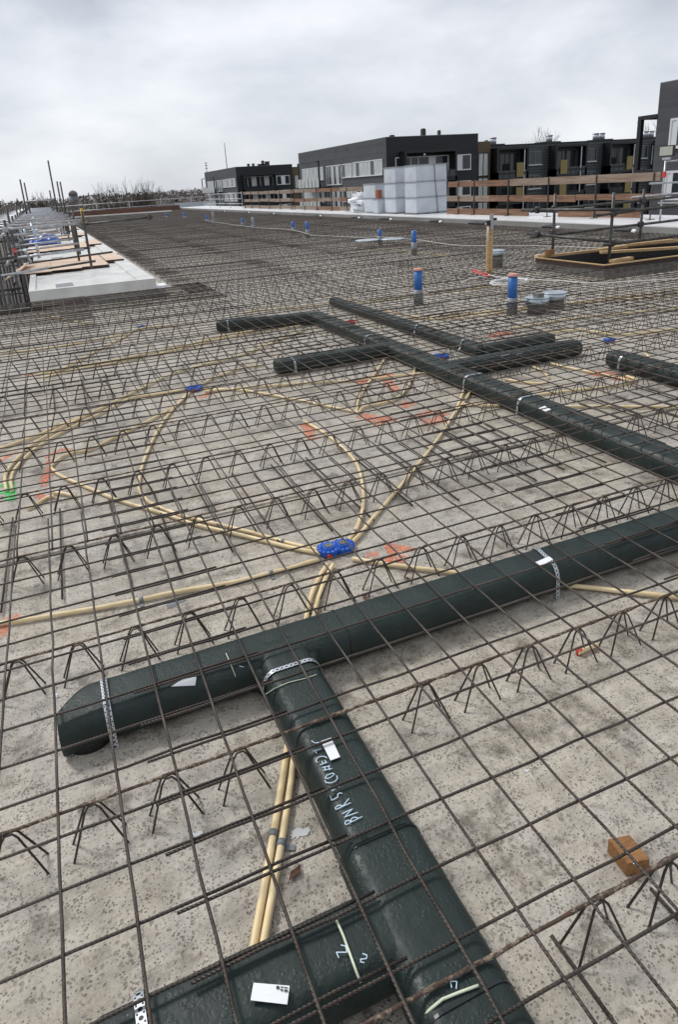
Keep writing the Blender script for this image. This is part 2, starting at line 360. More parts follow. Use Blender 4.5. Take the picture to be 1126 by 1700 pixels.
for a in [((x0, y0), (x1, y0)), ((x1, y0), (x1, y1)), ((x1, y1), (x0, y1)), ((x0, y1), (x0, y0))]:
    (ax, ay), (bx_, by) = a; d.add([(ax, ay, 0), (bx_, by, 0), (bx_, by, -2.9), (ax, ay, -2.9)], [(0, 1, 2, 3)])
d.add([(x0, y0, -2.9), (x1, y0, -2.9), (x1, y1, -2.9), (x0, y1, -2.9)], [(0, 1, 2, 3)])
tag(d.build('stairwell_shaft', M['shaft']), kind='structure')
d = MB(); d.box(KX, 15.6, -3, 70.5, -0.4, 0.27)
tag(d.build('kerb', M['kerbface']), kind='structure')
d = MB(); d.box(KX + .01, 15.59, -3, 70.4, 0.27, 0.29)
tag(d.build('kerb_top', M['whitefoil']), kind='structure')
d = MB(); d.box(-2.6, 15.6, -3, 11.7, -9.5, -3.0); d.box(1.78, 15.6, 11.7, 70.5, -9.5, -3.0)
d.box(-2.6, 15.6, -3.0, -2.9, -3.0, -0.41); d.box(1.78, 15.6, 70.4, 70.5, -3.0, -0.41)
d.box(-2.6, -2.5, -2.9, 11.7, -3, -0.03); d.box(1.78, 1.88, 11.7, 70.4, -3, -0.03); d.box(-2.5, 1.78, 11.6, 11.7, -3, -0.03); d.box(15.5, 15.6, -2.9, 70.4, -3, -0.401)
tag(d.build('building_base', M['greyconc']), kind='structure')
d = MB(); d.add([(-3000, -600, -9.5), (4000, -600, -9.5), (4000, 5000, -9.5), (-3000, 5000, -9.5)], [(0, 1, 2, 3)])
tag(d.build('ground', M['grass']), kind='structure')

# ------------------------------------------------------------------ reinforcement mats
def wob(n, amp, seed): return [(noise.noise((i * 0.9 + seed * 7.3, seed, 0)) * amp) for i in range(n)]
barvar = {}
def barmesh(axis, L, var, r=0.0040, n=6):
    key = (axis, round(L, 3), var)
    if key in barvar: return barvar[key]
    N = max(2, int(L / 0.15) + 1); a = wob(N, 0.006, var * 3 + 1); b = wob(N, 0.003, var * 5 + 2)
    pts = []
    for i in range(N):
        u = L * i / (N - 1)
        pts.append((u, a[i], b[i]) if axis == 'x' else (a[i], u, b[i]))
    o = MB(); o.tube(pts, r, n)
    me = bpy.data.meshes.new('reinforcing_bar'); me.from_pydata(o.v, [], o.f); me.polygons.foreach_set('use_smooth', o.smooth); me.update(); me.materials.append(M['bar'])
    barvar[key] = me; return me
GX, GY = 0.3667, 1.2630
ZJ, ZI = 0.152, 0.160
EXC = [(HOLE[0] - 0.11, HOLE[1] + 0.1, HOLE[2] - 0.11, HOLE[3] + 0.11), (5.22, 5.86, 6.50, 6.88)]
def clip(a0, a1, b, axis):                        # cut a bar span around the exclusion rectangles
    spans = [(a0, a1)]
    for (x0, x1, y0, y1) in EXC:
        lo, hi, c0, c1 = (x0, x1, y0, y1) if axis == 'x' else (y0, y1, x0, x1)
        if c0 < b < c1:
            ns = []
            for s, e_ in spans:
                if e_ <= lo or s >= hi: ns.append((s, e_))
                else:
                    if s < lo: ns.append((s, lo))
                    if e_ > hi: ns.append((hi, e_))
            spans = ns
    if axis == 'x':                               # no bars where the balcony slabs sit
        if b > 11.7: spans = [(max(s, 1.84), e_) for s, e_ in spans]
    else:
        if b < 1.84: spans = [(s, min(e_, 11.66)) for s, e_ in spans]
    if axis == 'x': spans = [(s, min(e_, 12.68)) for s, e_ in spans]
    elif b > 12.66: spans = []
    return [(s, e_) for s, e_ in spans if e_ - s > 0.08]
MATP, MATL = 1.92, 2.332
rowlab = 0
for m_ in range(0, 25):
    yj0 = GY - 0.9 + 2.85 * m_                    # first transverse bar
    jy = [yj0 + 0.15 * q for q in range(20 + (1 if m_ else 0))]
    if m_: jy = [y - 0.15 for y in jy]
    ya, yb = jy[0] - 0.10, jy[-1] + 0.10
    cols = []
    for k_ in range(-2, 8):
        X0 = MATP * k_; dx = 0.013 if m_ % 2 else 0.0; dy = 0.013 if k_ % 2 else 0.0
        if not any(inframe((x, y, 0.15)) for x in (X0, X0 + 0.6, X0 + 1.2, X0 + 1.8, X0 + 2.3) for y in (ya, ya + .7, ya + 1.4, ya + 2.1, yb)): continue
        if ya > 68: continue
        cols.append((k_, X0, dx, dy))
    for ci, (k_, X0, dx, dy) in enumerate(cols):
        lab = 'welded steel mesh mat, %s mat row back from the camera, %s from left' % (nth(m_ + 1), nth(ci + 1))
        ibx = [GX - 0.15 + 0.15 * q + MATP * k_ - 0.0 for q in range(13)]
        ibx = [round((x - GX) / 0.15) * 0.15 + GX for x in ibx]
        detailed = m_ < 2
        if detailed:
            kids = []; root = empty('rebar_mat', lab, 'steel mesh', (X0, ya, ZJ), 'welded reinforcing mats laid over the whole deck')
            for q, y in enumerate(jy):
                for s, e_ in clip(X0, X0 + MATL, y, 'x'):
                    if not any(inframe((s + (e_ - s) * w / 6, y, .15), 420) for w in range(7)): continue
                    o = bpy.data.objects.new('cross_bar', barmesh('x', e_ - s, (q * 3 + k_ * 5 + m_) % 7)); COL.objects.link(o); o.parent = root; kids.append(o)
                    o.location = (s - X0, y + dy - ya, (q % 3) * 0.0006); o.rotation_euler.z = random.uniform(-.002, .002)
            for q, x in enumerate(ibx):
                for s, e_ in clip(ya, yb, x, 'y'):
                    if not any(inframe((x, s + (e_ - s) * w / 6, .15), 420) for w in range(7)): continue
                    o = bpy.data.objects.new('long_bar', barmesh('y', e_ - s, (q * 2 + k_ + m_ * 3) % 7)); COL.objects.link(o); o.parent = root; kids.append(o)
                    o.location = (x + dx - X0, s - ya, ZI - ZJ + 0.001); o.rotation_euler.z = random.uniform(-.0012, .0012)
            if not kids: bpy.data.objects.remove(root)
        else:
            g = MB(); nn = 5 if m_ < 4 else 3
            jy2 = jy if not (m_ == 3 and k_ <= 0) else sorted(jy + [y + random.uniform(.05, .10) for y in jy if y > 9.0 + random.uniform(0, 1)])
            for q, y in enumerate(jy2):
                for s, e_ in clip(X0, X0 + MATL, y, 'x'):
                    z = random.uniform(-.004, .004); y2 = y + dy + random.uniform(-.004, .004)
                    g.tube([(s, y2, ZJ + z), ((s + e_) / 2, y2 + random.uniform(-.004, .004), ZJ + z - random.uniform(0, .006)), (e_, y2, ZJ + z)], 0.0042, nn, caps=m_ < 4)
            ib2 = ibx if m_ < 4 or (k_ + m_) % 3 < 2 else sorted(ibx + [x + .06 + .02 * random.random() for x in ibx[::2 if m_ % 2 else 1]])
            for x in ib2:
                for s, e_ in clip(ya, yb, x, 'y'):
                    x2 = x + dx + random.uniform(-.004, .004)
                    g.tube([(x2, s, ZI), (x2 + random.uniform(-.005, .005), (s + e_) / 2, ZI - random.uniform(0, .005)), (x2, e_, ZI)], 0.0042, nn, caps=m_ < 4)
            if g.f: tag(g.build('rebar_mat', M['bar'], recalc=False), lab, 'steel mesh', 'welded reinforcing mats laid over the whole deck')

# ------------------------------------------------------------------ ducts: footprints used by the girders too
DUCTS = [(-0.26, 4.6, 1.83, 2.03), (0.39, 0.60, -1.0, 1.9), (-0.3, 0.4, 0.825, 1.025), (2.84, 3.06, 2.03, 8.0), (1.7, 2.9, 7.6, 8.25),
         (1.72, 2.9, 5.65, 5.87), (3.0, 4.38, 4.68, 4.92), (3.5, 3.72, 5.1, 8.9), (3.6, 4.45, 5.1, 5.32), (4.22, 4.45, 2.03, 4.35)]
GROWS = [0.020, 0.765, 1.512, 2.240, 3.022, 3.764, 4.545, 5.262, 5.972, 6.70, 7.39]
y = 7.39
while y < 66: y += 0.742; GROWS.append(y)
def girder(y, xa, xb, lab, det):
    """triangular lattice girder: top chord and two zigzag wires whose feet stand in the concrete"""
    zt = 0.146; y = y * 0.9935
    root = empty('lattice_girder', lab, 'steel girder', (xa, y, 0), 'triangular lattice girders cast into the deck') if det == 0 else None
    ch = MB(); W2 = (MB(), MB()); wi = MB(); oy = 0 if root else y; ox = 0 if root else xa
    L = xb - xa; N = int(L / 0.1) + 1 if det == 0 else 2
    sp = [(0, L)]
    for (x0, x1, y0, y1) in EXC[:1]:
        if y0 < y < y1: sp = [(0, max(0, min(L, x0 - xa)))] if xa < x0 else [(max(0, min(L, x1 - xa)), L)]
    for s0, s1 in sp:
        if s1 - s0 < 0.1: continue
        NN = max(2, int((s1 - s0) / 0.02)) if det == 0 else 2
        pts = [(ox + s0 + (s1 - s0) * i / (NN - 1), oy + (noise.noise((i * .3, y, 0)) * .002 if det == 0 else 0), zt + (noise.noise((i * .15, y, 5)) * .002 if det == 0 else 0)) for i in range(NN)]
        rr = [0.0043 + (max(0, noise.noise((i * 2.3, y, 9))) * 0.0045) for i in range(NN)] if det == 0 else None
        ch.tube(pts, 0.0048, 8 if det == 0 else 4, rr=rr, caps=det == 0)
        k0 = math.ceil((xa + s0 - 0.045 + 0.05) / 0.2)
        x = 0.045 + 0.2 * k0; paths = ([], [])
        while x < xa + s1 - 0.08:
            skip = any(a - 0.02 < x + w < b + 0.02 and c_ - 0.06 < y < d_ + 0.06 for a, b, c_, d_ in DUCTS for w in (-0.06, 0, 0.06))
            X = x - xa + ox; jx = random.uniform(-.004, .004) if det < 2 else 0
            for si_, sgn in enumerate((-1, 1)):
                if skip: paths[si_].extend([(X - .07, oy + sgn * .030, -.022), (X + .07, oy + sgn * .030, -.022)])
                elif det == 2: wi.tube([(X - 0.072, oy + sgn * 0.032, -0.004), (X, oy + sgn * 0.007, zt - 0.002), (X + 0.072, oy + sgn * 0.032, -0.004)], 0.0032, 3, caps=False)
                else: paths[si_].extend([(X - 0.080, oy + sgn * 0.033, -0.022), (X - 0.069 + jx, oy + sgn * 0.030, 0.0), (X - 0.020, oy + sgn * 0.010, zt - 0.018), (X - .009, oy + sgn * 0.007, zt - 0.004), (X + .009, oy + sgn * 0.007, zt - 0.004), (X + 0.020, oy + sgn * 0.010, zt - 0.018), (X + 0.069 + jx, oy + sgn * 0.030, 0.0), (X + 0.080, oy + sgn * 0.033, -0.022)])
            x += 0.2
        for si_ in (0, 1):
            if len(paths[si_]) > 1: (W2[si_] if det == 0 else wi).tube(paths[si_], 0.0031, 6 if det == 0 else 4, caps=False)
    if det == 0:
        if ch.f: ch.build('top_chord', M['chord'], root)
        for w_ in W2:
            if w_.f: w_.build('lattice_wire', M['wire'], root)
    else:
        ch.add(wi.v, wi.f, True)
        if ch.f: tag(ch.build('lattice_girder', M['wire'], recalc=False), lab, 'steel girder', 'triangular lattice girders cast into the deck')
for gi, y in enumerate(GROWS):
    spans = [(-2.4, 4.62), (4.70, 12.6)] if y < 11.6 else [(1.9, 7.2), (7.3, 12.6)]
    det = 0 if y < 5.5 else (1 if y < 12 else 2)
    for si, (xa, xb) in enumerate(spans):
        vis = [xa + (xb - xa) * w / 24 for w in range(25) if inframe((xa + (xb - xa) * w / 24, y, .1), 40)]
        if not vis: continue
        girder(y, xa, xb, 'zigzag lattice girder, %s girder row back from the camera, %s piece' % (nth(gi + 1), 'left' if si == 0 else 'right'), det)

# loose coupling bars lying across the plank joints
cb = 0
for ji, j in enumerate((0.30, 3.25, 6.20)):
    q = 0; n_ = 0
    while True:
        x = -0.68 + 0.245 * q; q += 1
        if x > 9: break
        if ji == 0 and (x < 0.7): continue
        if not (inframe((x, j, 0.03), 0) or inframe((x, j + .45, 0.03), 0)): continue
        if any(a < x < b and c_ < j + w < d_ for a, b, c_, d_ in DUCTS for w in (-.45, -.2, 0, .2, .45)): continue
        n_ += 1; o = MB(); a = random.uniform(-.03, .03); L = 0.48
        o.tube([(-a * .3, -L, 0.0), (0, 0, random.uniform(-.002, .003)), (a * .3, L, 0.0)], 0.0048, 7)
        if ji < 3: tag(o.build('coupling_bar', M['bar'], None, (x + random.uniform(-.02, .02), j + random.uniform(-.04, .04) , 0.017)),
            'short dark steel rod across the %s plank joint back, %s from left' % (nth(ji + 1), nth(n_)), 'steel rod', 'coupling rods across the plank joints')

# ------------------------------------------------------------------ insulated ducts
HW, HR, ZT, ZB = 0.100, 0.064, 0.137, 0.009
RX = 0.046                                        # horizontal radius of the rounded duct edge
def prof(sc=1.0, n=10, w=HW, zt=ZT, zb=ZB):
    r = (zt - zb) / 2; zc = (zt + zb) / 2; fl = w - RX; P = []
    for k in range(n + 1):
        a = -math.pi / 2 + math.pi * k / n; P.append(((fl + RX * math.cos(a)) * sc, zc + r * math.sin(a) * sc))
    for k in range(1, 5): P.append(((fl - 2 * fl * k / 5) * sc, zc + r * sc))
    for k in range(n + 1):
        a = math.pi / 2 + math.pi * k / n; P.append(((-fl + RX * math.cos(a)) * sc, zc + r * math.sin(a) * sc))
    for k in range(1, 5): P.append(((-fl + 2 * fl * k / 5) * sc, zc - r * sc))
    return P
def ductz(off, grow=0.0):
    r = (ZT - ZB) / 2; fl = HW - RX; o = abs(off)
    if o <= fl: return ZT + grow
    return (ZT + ZB) / 2 + r * math.sqrt(max(0, 1 - min((o - fl) / RX, .98) ** 2)) + grow
def duct_body(mb, p0, p1, cap0=True, cap1=True, w=HW, sc=1.0, seed=0, chamfer=False, dz=0.0):
    p0, p1 = Vector((*p0, 0)), Vector((*p1, 0)); t = (p1 - p0); L = t.length; t.normalize(); nrm = Vector((t.y, -t.x, 0))
    N = max(3, int(L / 0.035)); st = [L * i / N for i in range(N + 1)]
    rings = [(s, 1.0) for s in st]
    if cap0: rings = [(0.0, 0.55), (0.006, 0.78), (0.02, 0.93), (0.045, 1.0)] + [r for r in rings if r[0] > 0.06]
    if chamfer: rings = [(0.0, 0.97), (0.004, 1.0), (.02, 1.0), (.04, 1.0), (.06, 1.0), (.08, 1.0), (.1, 1.0), (.12, 1.0)] + [r for r in rings if r[0] > .14]
    if cap1: rings = [r for r in rings if r[0] < L - 0.06] + [(L - 0.045, 1.0), (L - 0.02, 0.93), (L - 0.006, 0.78), (L, 0.55)]
    base = len(mb.v); P0 = prof(1.0, w=w); n = len(P0)
    for s, q in rings:
        c_ = p0 + t * s
        for i, (u, z) in enumerate(prof(q, w=w)):
            k = 1 + 0.014 * sc * noise.noise(((c_.x + seed) * 9, c_.y * 9, i * 0.35)) + 0.005 * noise.noise(((c_.x + seed) * 40, c_.y * 40, i))
            if chamfer and s < .15: q_ = (1 - s / .15) ** 1.5; u = max(u, -w + .115 * q_); z = z - .012 * q_ * (z > .1)
            if chamfer and s < .10 and z < .07: q_ = 1 - s / .10; u = u + (math.copysign(w, u) * (1 if u > 0 else .35) - u) * q_ * .5 * (abs(u) > .04)
            zc = (ZT + ZB) / 2; v = c_ + nrm * (u * k); v.z = min(zc + (z - zc) * k, 0.1405) + dz * (z > zc)
            mb.v.append(tuple(v))
    for i in range(len(rings) - 1):
        for k in range(n):
            k2 = (k + 1) % n; A = base + i * n
            mb.f.append((A + k, A + k2, A + n + k2, A + n + k)); mb.smooth.append(True)
    mb.f.append(tuple(base + k for k in range(n))); mb.smooth.append(True)
    mb.f.append(tuple(base + (len(rings) - 1) * n + k for k in range(n))); mb.smooth.append(True)
def strapmesh(path, across, w, name, parent, matl):
    vs = []; uv = []; L = 0; ac = Vector(across).normalized() * (w / 2)
    for i, p in enumerate(path):
        p = Vector(p)
        if i: L += (p - Vector(path[i - 1])).length
        vs += [tuple(p - ac), tuple(p + ac)]; uv += [(L, 0), (L, 1)]
    fs = [(2 * i, 2 * i + 1, 2 * i + 3, 2 * i + 2) for i in range(len(path) - 1)]
    me = bpy.data.meshes.new(name); me.from_pydata(vs, [], fs); me.update(); ul = me.uv_layers.new(name='UVMap')
    for lp in me.loops: ul.data[lp.index].uv = uv[lp.vertex_index]
    me.materials.append(matl); o = bpy.data.objects.new(name, me); COL.objects.link(o); o.parent = parent
    sm = o.modifiers.new('thick', 'SOLIDIFY'); sm.thickness = 0.0012; sm.offset = 1
    return o
def strap(parent, c_, t, w=0.019, feet=(0.03, 0.09), name='strap', matl=None, legs=True, slant=0.0, dw=0.0, g=0.0035):
    """band over a duct at point c_, duct direction t; ends in flat tabs screwed to the deck"""
    t = Vector((*t, 0)).normalized(); nrm = Vector((t.y, -t.x, 0)); c_ = Vector((*c_, 0)); path = []
    P = [(u, z) for u, z in prof(1.0, 12)]
    r = (ZT - ZB) / 2; zc = (ZT + ZB) / 2; fl = HW + dw - RX
    arc = []
    for k in range(0, 13):
        a = (-0.15 if legs else -.6) + (math.pi / 2 + (0.15 if legs else .6)) * k / 12; arc.append((fl + (RX + g) * math.cos(a), zc + (r + g) * math.sin(a)))
    full = arc + [(-u, z) for u, z in arc[::-1]]
    if legs: full = [(HW + feet[0], 0.004), (HW + 0.01, 0.005), (HW + .006, 0.03)] + full + [(-HW - .006, 0.03), (-HW - 0.01, 0.005), (-HW - feet[1], 0.004)]
    for u, z in full: path.append(c_ + nrm * u + t * (slant * u) + Vector((0, 0, z)))
    return strapmesh(path, t, w, name, parent, matl or M['strap'])
def band(parent, c_, t, w=0.006, dw=0.0):
    strap(parent, c_, t, w, name='seam_band', matl=M['seam'], legs=False, dw=dw, g=.0015)
def seams(parent, p0, p1, offs):
    p0, p1 = Vector((*p0, 0)), Vector((*p1, 0)); t = (p1 - p0).normalized(); nrm = Vector((t.y, -t.x, 0))
def plate(mb, corners, lift=0.0015):
    """thin sticker: four picture corners laid on the duct skin"""
    vs = [Vector(p) for p in corners]; nrm = (vs[1] - vs[0]).cross(vs[2] - vs[0]).normalized()
    if nrm.z < 0: nrm = -nrm
    a = [v + nrm * lift for v in vs]; mb.add(a + vs, [(0, 1, 2, 3), (7, 6, 5, 4), (0, 4, 5, 1), (1, 5, 6, 2), (2, 6, 7, 3), (3, 7, 4, 0)])
def onduct(px, py, axis, c_):
    """survey point on the skin of a duct running along 'x' (at y=c_) or 'y' (at x=c_)"""
    z = 0.137
    for _ in range(12):
        p = at(px, py, z); off = (p.y if axis == 'x' else p.x) - c_; z = 0.6 * z + 0.4 * ductz(off, 0.0055)
    return at(px, py, z)

D1 = empty('insulated_duct', 'nearest dark green insulated duct, T shaped, with white handwriting on its stem', 'duct', (0, 0, 0), 'dark insulated ventilation ducts')
b = MB(); duct_body(b, (-0.235, 1.930), (4.75, 1.935), True, False, seed=1, chamfer=True); o = b.build('main_run', M['duct'], D1)
b = MB(); duct_body(b, (0.496, 1.93), (0.496, 1.10), False, False, w=0.099, seed=2); b.build('stem', M['duct'], D1)
b = MB(); duct_body(b, (0.490, 1.115), (0.488, -0.6), False, False, w=0.108, seed=3, sc=1.0); b.build('junction_sleeve', M['duct'], D1)
b = MB(); duct_body(b, (-0.22, 0.925), (0.52, 0.925), True, False, w=0.094, seed=4, dz=-.004); b.build('side_branch', M['duct'], D1)
b = MB(); b.cyl((-0.155, 1.915), 0.078, 0.002, 0.05, 28); b.build('outlet_collar', M['black'], D1)
strap(D1, (-0.085, 1.93), (1, 0), 0.021, (0.01, 0.02)); strap(D1, (1.66, 1.935), (1, 0), 0.017, (0.01, 0.04), slant=-0.15)
strap(D1, (-0.10, 0.925), (1, 0), 0.020, (0.02, 0.012))
strap(D1, (0.496, 1.775), (0, 1), 0.016, legs=False)
band(D1, (0.492, 1.10), (0, 1), .007, .005); band(D1, (0.49, 0.72), (0, 1), .006, .005); band(D1, (0.74, 1.93), (1, 0), .004)
# corner gussets between run and stem
for sx in (-1, 1):
    g = MB(); cx = 0.496 + sx * 0.099
    for z0, z1, k in ((0.03, 0.115, 1.0),):
        p = [(cx - sx * .02, 1.86), (cx + sx * .035, 1.845), (cx + sx * .012, 1.83), (cx, 1.80), (cx - sx * .02, 1.78)]
        g.add([(x, y, z0) for x, y in p] + [(x, y, z1) for x, y in p], [tuple(range(5))[::-1], tuple(range(5, 10))] + [(i, (i + 1) % 5, 5 + (i + 1) % 5, 5 + i) for i in range(5)], True)
    g.build('corner_fillet', M['duct'], D1)
# stickers
def sticker(pts, axis, c_, parent, nm='label_sticker'):
    b = MB(); plate(b, [onduct(x, y, axis, c_) for x, y in pts]); return b.build(nm, M['label'], parent)
sticker([(533, 1231), (550, 1225), (565, 1257), (549, 1263)], 'y', 0.496, D1)
sticker([(284, 1140), (303, 1128), (326, 1124), (324, 1138)], 'x', 1.93, D1)
sticker([(889, 934), (912, 924), (919, 929), (899, 940)], 'x', 1.93, D1)
lb = sticker([(421, 1632), (481, 1637), (477, 1668), (416, 1661)], 'x', 0.925, D1)
b = MB()
for k, (x, y, w, h) in enumerate([(459, 1638, 5, 5), (466, 1639, 5, 1.6), (472, 1640, 6, 1.6), (466, 1643, 4, 3), (472, 1644, 6, 3.4)]):
    plate(b, [onduct(x + a, y + c2, 'x', 0.925) + Vector((0, 0, .0022)) for a, c2 in ((0, 0), (w, .4), (w, h), (0, h))], 0.0004)
b.build('label_print', M['ink'], lb)
b = MB(); bx0, by0 = -0.236, 1.86
b.obox((-0.2255, 1.873, 0.060), (0.004, -0.018, 0.002), (0.001, 0.0, 0.014), (0.0012, 0, 0)); b.build('label_sticker', M['label'], D1)
b = MB(); b.cyl((-0.232, 2.0), 0.007, .118, .128, 12); b.cyl((-0.232, 2.0), 0.004, .128, .131, 12); b.build('corner_rivet', M['label'], D1)
# handwriting (strokes traced on the stem)
Z8 = 8.04
strokes = [[(820,1165),(700,1225),(600,1278)], [(600,1278),(583,1255),(600,1228),(640,1215),(668,1238),(672,1200),(700,1177),(742,1180),(765,1195)],
 [(545,1130),(690,1062),(575,1175),(762,1110)], [(465,1075),(560,1030),(665,982)], [(465,1075),(455,1050),(490,1022),(535,1015),(560,1035)], [(560,1030),(600,975),(640,925)],
 [(390,888),(408,950),(452,928),(495,905),(488,872),(512,852),(552,858)], [(404,822),(455,803)], [(480,735),(512,778)],
 [(318,685),(330,715),(400,720),(460,695),(490,655),(472,622)], [(318,650),(350,612),(420,588),(447,600),(405,638),(350,662),(318,650)],
 [(278,515),(390,490)], [(290,550),(420,525)], [(312,500),(328,555)], [(365,488),(382,548)],
 [(250,478),(352,440)], [(280,425),(292,470)], [(318,415),(332,458)], [(222,445),(198,430),(208,392),(250,366),(310,364),(348,386)],
 [(155,296),(265,264)], [(188,288),(206,325)], [(138,155),(180,186),(246,175),(165,218)]]
b = MB()
for s in strokes:
    P = []
    for i in range(len(s) - 1):
        for w in range(4): P.append((s[i][0] + (s[i + 1][0] - s[i][0]) * w / 4, s[i][1] + (s[i + 1][1] - s[i][1]) * w / 4))
    P.append(s[-1])
    b.tube([onduct(500 + x / Z8, 1210 + y / Z8, 'y', 0.496) - Vector((0, 0, .001)) for x, y in P], 0.0013, 5)
b.build('handwriting', M['chalk'], D1)
def line(mb, pts, axis, c_, r):
    P = []
    for i in range(len(pts) - 1):
        for w in range(8): P.append((pts[i][0] + (pts[i + 1][0] - pts[i][0]) * w / 8, pts[i][1] + (pts[i + 1][1] - pts[i][1]) * w / 8))
    P.append(pts[-1]); mb.tube([onduct(x, y, axis, c_) - Vector((0, 0, .0015)) for x, y in P], r, 5)
Z3 = 3.52
b = MB(); line(b, [(400 + x / Z3, 1380 + y / Z3) for x, y in [(560, 520), (600, 610), (640, 720), (680, 830), (700, 880)]], 'x', 0.925, .0028); b.build('chalk_line', M['chalky'], D1); b = MB()
line(b, [(696, 1697), (712, 1677), (735, 1658), (765, 1646), (795, 1635)], 'y', 0.490, .0030); b.build('chalk_line', M['chalky'], D1); b = MB()
line(b, [(375, 1084), (383, 1102), (391, 1123)], 'x', 1.93, .0014); b.build('chalk_line', M['chalky'], D1); b = MB()
line(b, [(441, 1152), (456, 1142), (480, 1132), (505, 1126), (526, 1119)], 'y', 0.496, .0015)
b.build('chalk_line', M['chalky'], D1)
b = MB()
line(b, [(400 + x / Z3, 1380 + y / Z3) for x, y in [(573, 738), (558, 705), (620, 705), (612, 668), (585, 662)]], 'x', 0.925, .0012)
line(b, [(400 + x / Z3, 1380 + y / Z3) for x, y in [(712, 712), (738, 722), (735, 742), (700, 745), (702, 762), (722, 765)]], 'x', 0.925, .0012)
line(b, [(563 + x / 2, 1300 + y / 2) for x, y in [(375, 678), (370, 656), (392, 657), (390, 682)]], 'y', 0.490, .0012)
line(b, [(397, 1105), (405, 1107)], 'x', 1.93, .0012)
b.build('marker_digit', M['chalk'], D1)

def simple_duct(runs, label, straps=(), stickers=(), name='insulated_duct', w=HW, dz=0.0):
    root = empty(name, label, 'duct', (0, 0, 0), 'dark insulated ventilation ducts')
    for i, (a, b_, c0, c1) in enumerate(runs):
        g = MB(); duct_body(g, a, b_, c0, c1, w=w, seed=i + 11, dz=dz); g.build('main_run' if i == 0 else 'side_branch', M['duct'], root)
    for c_, t_ in straps: strap(root, c_, t_, 0.02, (0.02, 0.03), dw=w - HW)
    return root
D2 = simple_duct([((2.945, 7.86), (2.955, 2.03), False, False), ((1.74, 8.12), (2.955, 7.80), True, False), ((1.735, 5.775), (2.95, 5.765), True, False), ((2.95, 4.79), (4.37, 4.80), False, True)],
    'long dark insulated duct running up the right half of the deck with three side branches', [((2.95, 4.36), (0, 1)), ((1.90, 5.775), (1, 0)), ((1.86, 8.09), (1, 0)), ((2.95, 6.2), (0, 1)), ((2.95, 3.68), (0, 1))])
band(D2, (2.95, 4.60), (0, 1), .012); band(D2, (2.95, 6.8), (0, 1), .01)
sticker([(893, 679), (905, 674), (916, 680), (905, 684)], 'y', 2.95, D2); sticker([(832, 591), (845, 588), (852, 592), (840, 595)], 'x', 4.8, D2); sticker([(858, 588), (868, 586), (872, 589), (862, 591)], 'x', 4.8, D2)
D3 = simple_duct([((3.60, 8.85), (3.60, 5.18), True, False), ((3.60, 5.21), (4.42, 5.21), False, True)], 'L shaped dark insulated duct beyond the long duct, short leg to the right',
    [((3.60, 6.35), (0, 1)), ((3.60, 5.45), (0, 1))], w=.078, dz=-.014)
D4 = simple_duct([((4.33, 4.33), (4.33, 1.95), True, False)], 'dark insulated duct entering from the right edge with a capped end and metal strap', [((4.33, 4.15), (0, 1))])

# ------------------------------------------------------------------ electrical conduits
def curve(pts, step=6):
    """Catmull-Rom through the survey points"""
    P = [Vector(p) for p in pts]; P = [P[0] * 2 - P[1]] + P + [P[-1] * 2 - P[-2]]; out = []
    for i in range(1, len(P) - 2):
        p0, p1, p2, p3 = P[i - 1:i + 3]
        for k in range(step):
            t_ = k / step
            out.append(0.5 * ((2 * p1) + (p2 - p0) * t_ + (2 * p0 - 5 * p1 + 4 * p2 - p3) * t_ * t_ + (3 * p1 - p0 - 3 * p2 + p3) * t_ ** 3))
    out.append(P[-2]); return out
CLIPS = {}
def conduit(px, label, r=0.0100, z=0.0125, clips=(), name='conduit'):
    root = empty(name, label, 'conduit', at(*px[0]), 'cream plastic conduits laid on the deck')
    o = root.location; zz = random.uniform(0, .002)
    pts = [p - Vector(o) + Vector((0, 0, noise.noise((i * .4, px[0][0], 0)) * .003 + .002 + zz)) for i, p in enumerate(curve([at(x, y, z) for x, y in px]))]
    b = MB(); b.tube(pts, r, 10); b.build('pipe', M['conduit'], root)
    for c_ in clips:
        p = at(*c_, 0.0) - Vector(o); k = min(range(len(pts)), key=lambda i: (pts[i] - p).length); k = min(k, len(pts) - 2); t_ = (pts[k + 1] - pts[k]).normalized(); q = pts[k]
        b = MB(); nrm = Vector((-t_.y, t_.x, 0))
        b.tube([q - t_ * .009, q + t_ * .009], r * 1.18, 10)
        b.obox(q + nrm * .022 + Vector((0, 0, -.012)), nrm * .014, t_ * .008, (0, 0, .0015)); b.build('clip', M['pvcgrey'], root)
    return root
def g_(ox, oy, s, L): return [(ox + x / s, oy + y / s) for x, y in L]
conduit([(543, 938), (529, 962), (516, 992), (506, 1040), (492, 1130), (477, 1243), (463, 1330), (448, 1420), (420, 1577), (400, 1690)], 'left of the two parallel conduits running under the T duct', clips=[(452, 1397)])
conduit([(553, 938), (539, 966), (528, 998), (518, 1040), (504, 1130), (490, 1245), (479, 1330), (464, 1420), (437, 1572), (416, 1690)], 'right of the two parallel conduits running under the T duct', clips=[(466, 1408)])
conduit([(535, 915), (480, 902), (420, 885), (350, 868), (300, 856), (255, 838), (234, 820), (231, 798), (240, 762), (262, 715), (288, 678), (315, 650)], 'conduit curving from the near blue box round to the far blue box', clips=[(478, 902)])
conduit([(535, 920), (480, 909), (400, 889), (330, 873), (270, 853), (200, 832), (140, 808), (100, 790), (84, 777)], 'conduit from the near blue box ending at the orange arrow mark')
conduit([(84, 775), (100, 760), (122, 752), (150, 746), (200, 722), (245, 700), (290, 675), (314, 653)], 'conduit from the orange arrow mark up to the far blue box')
conduit([(530, 930), (450, 952), (380, 969), (300, 982), (200, 1003), (100, 1020), (40, 1030), (-30, 1040)], 'single conduit from the near blue box running left out of frame', clips=[(443, 953), (242, 992)])
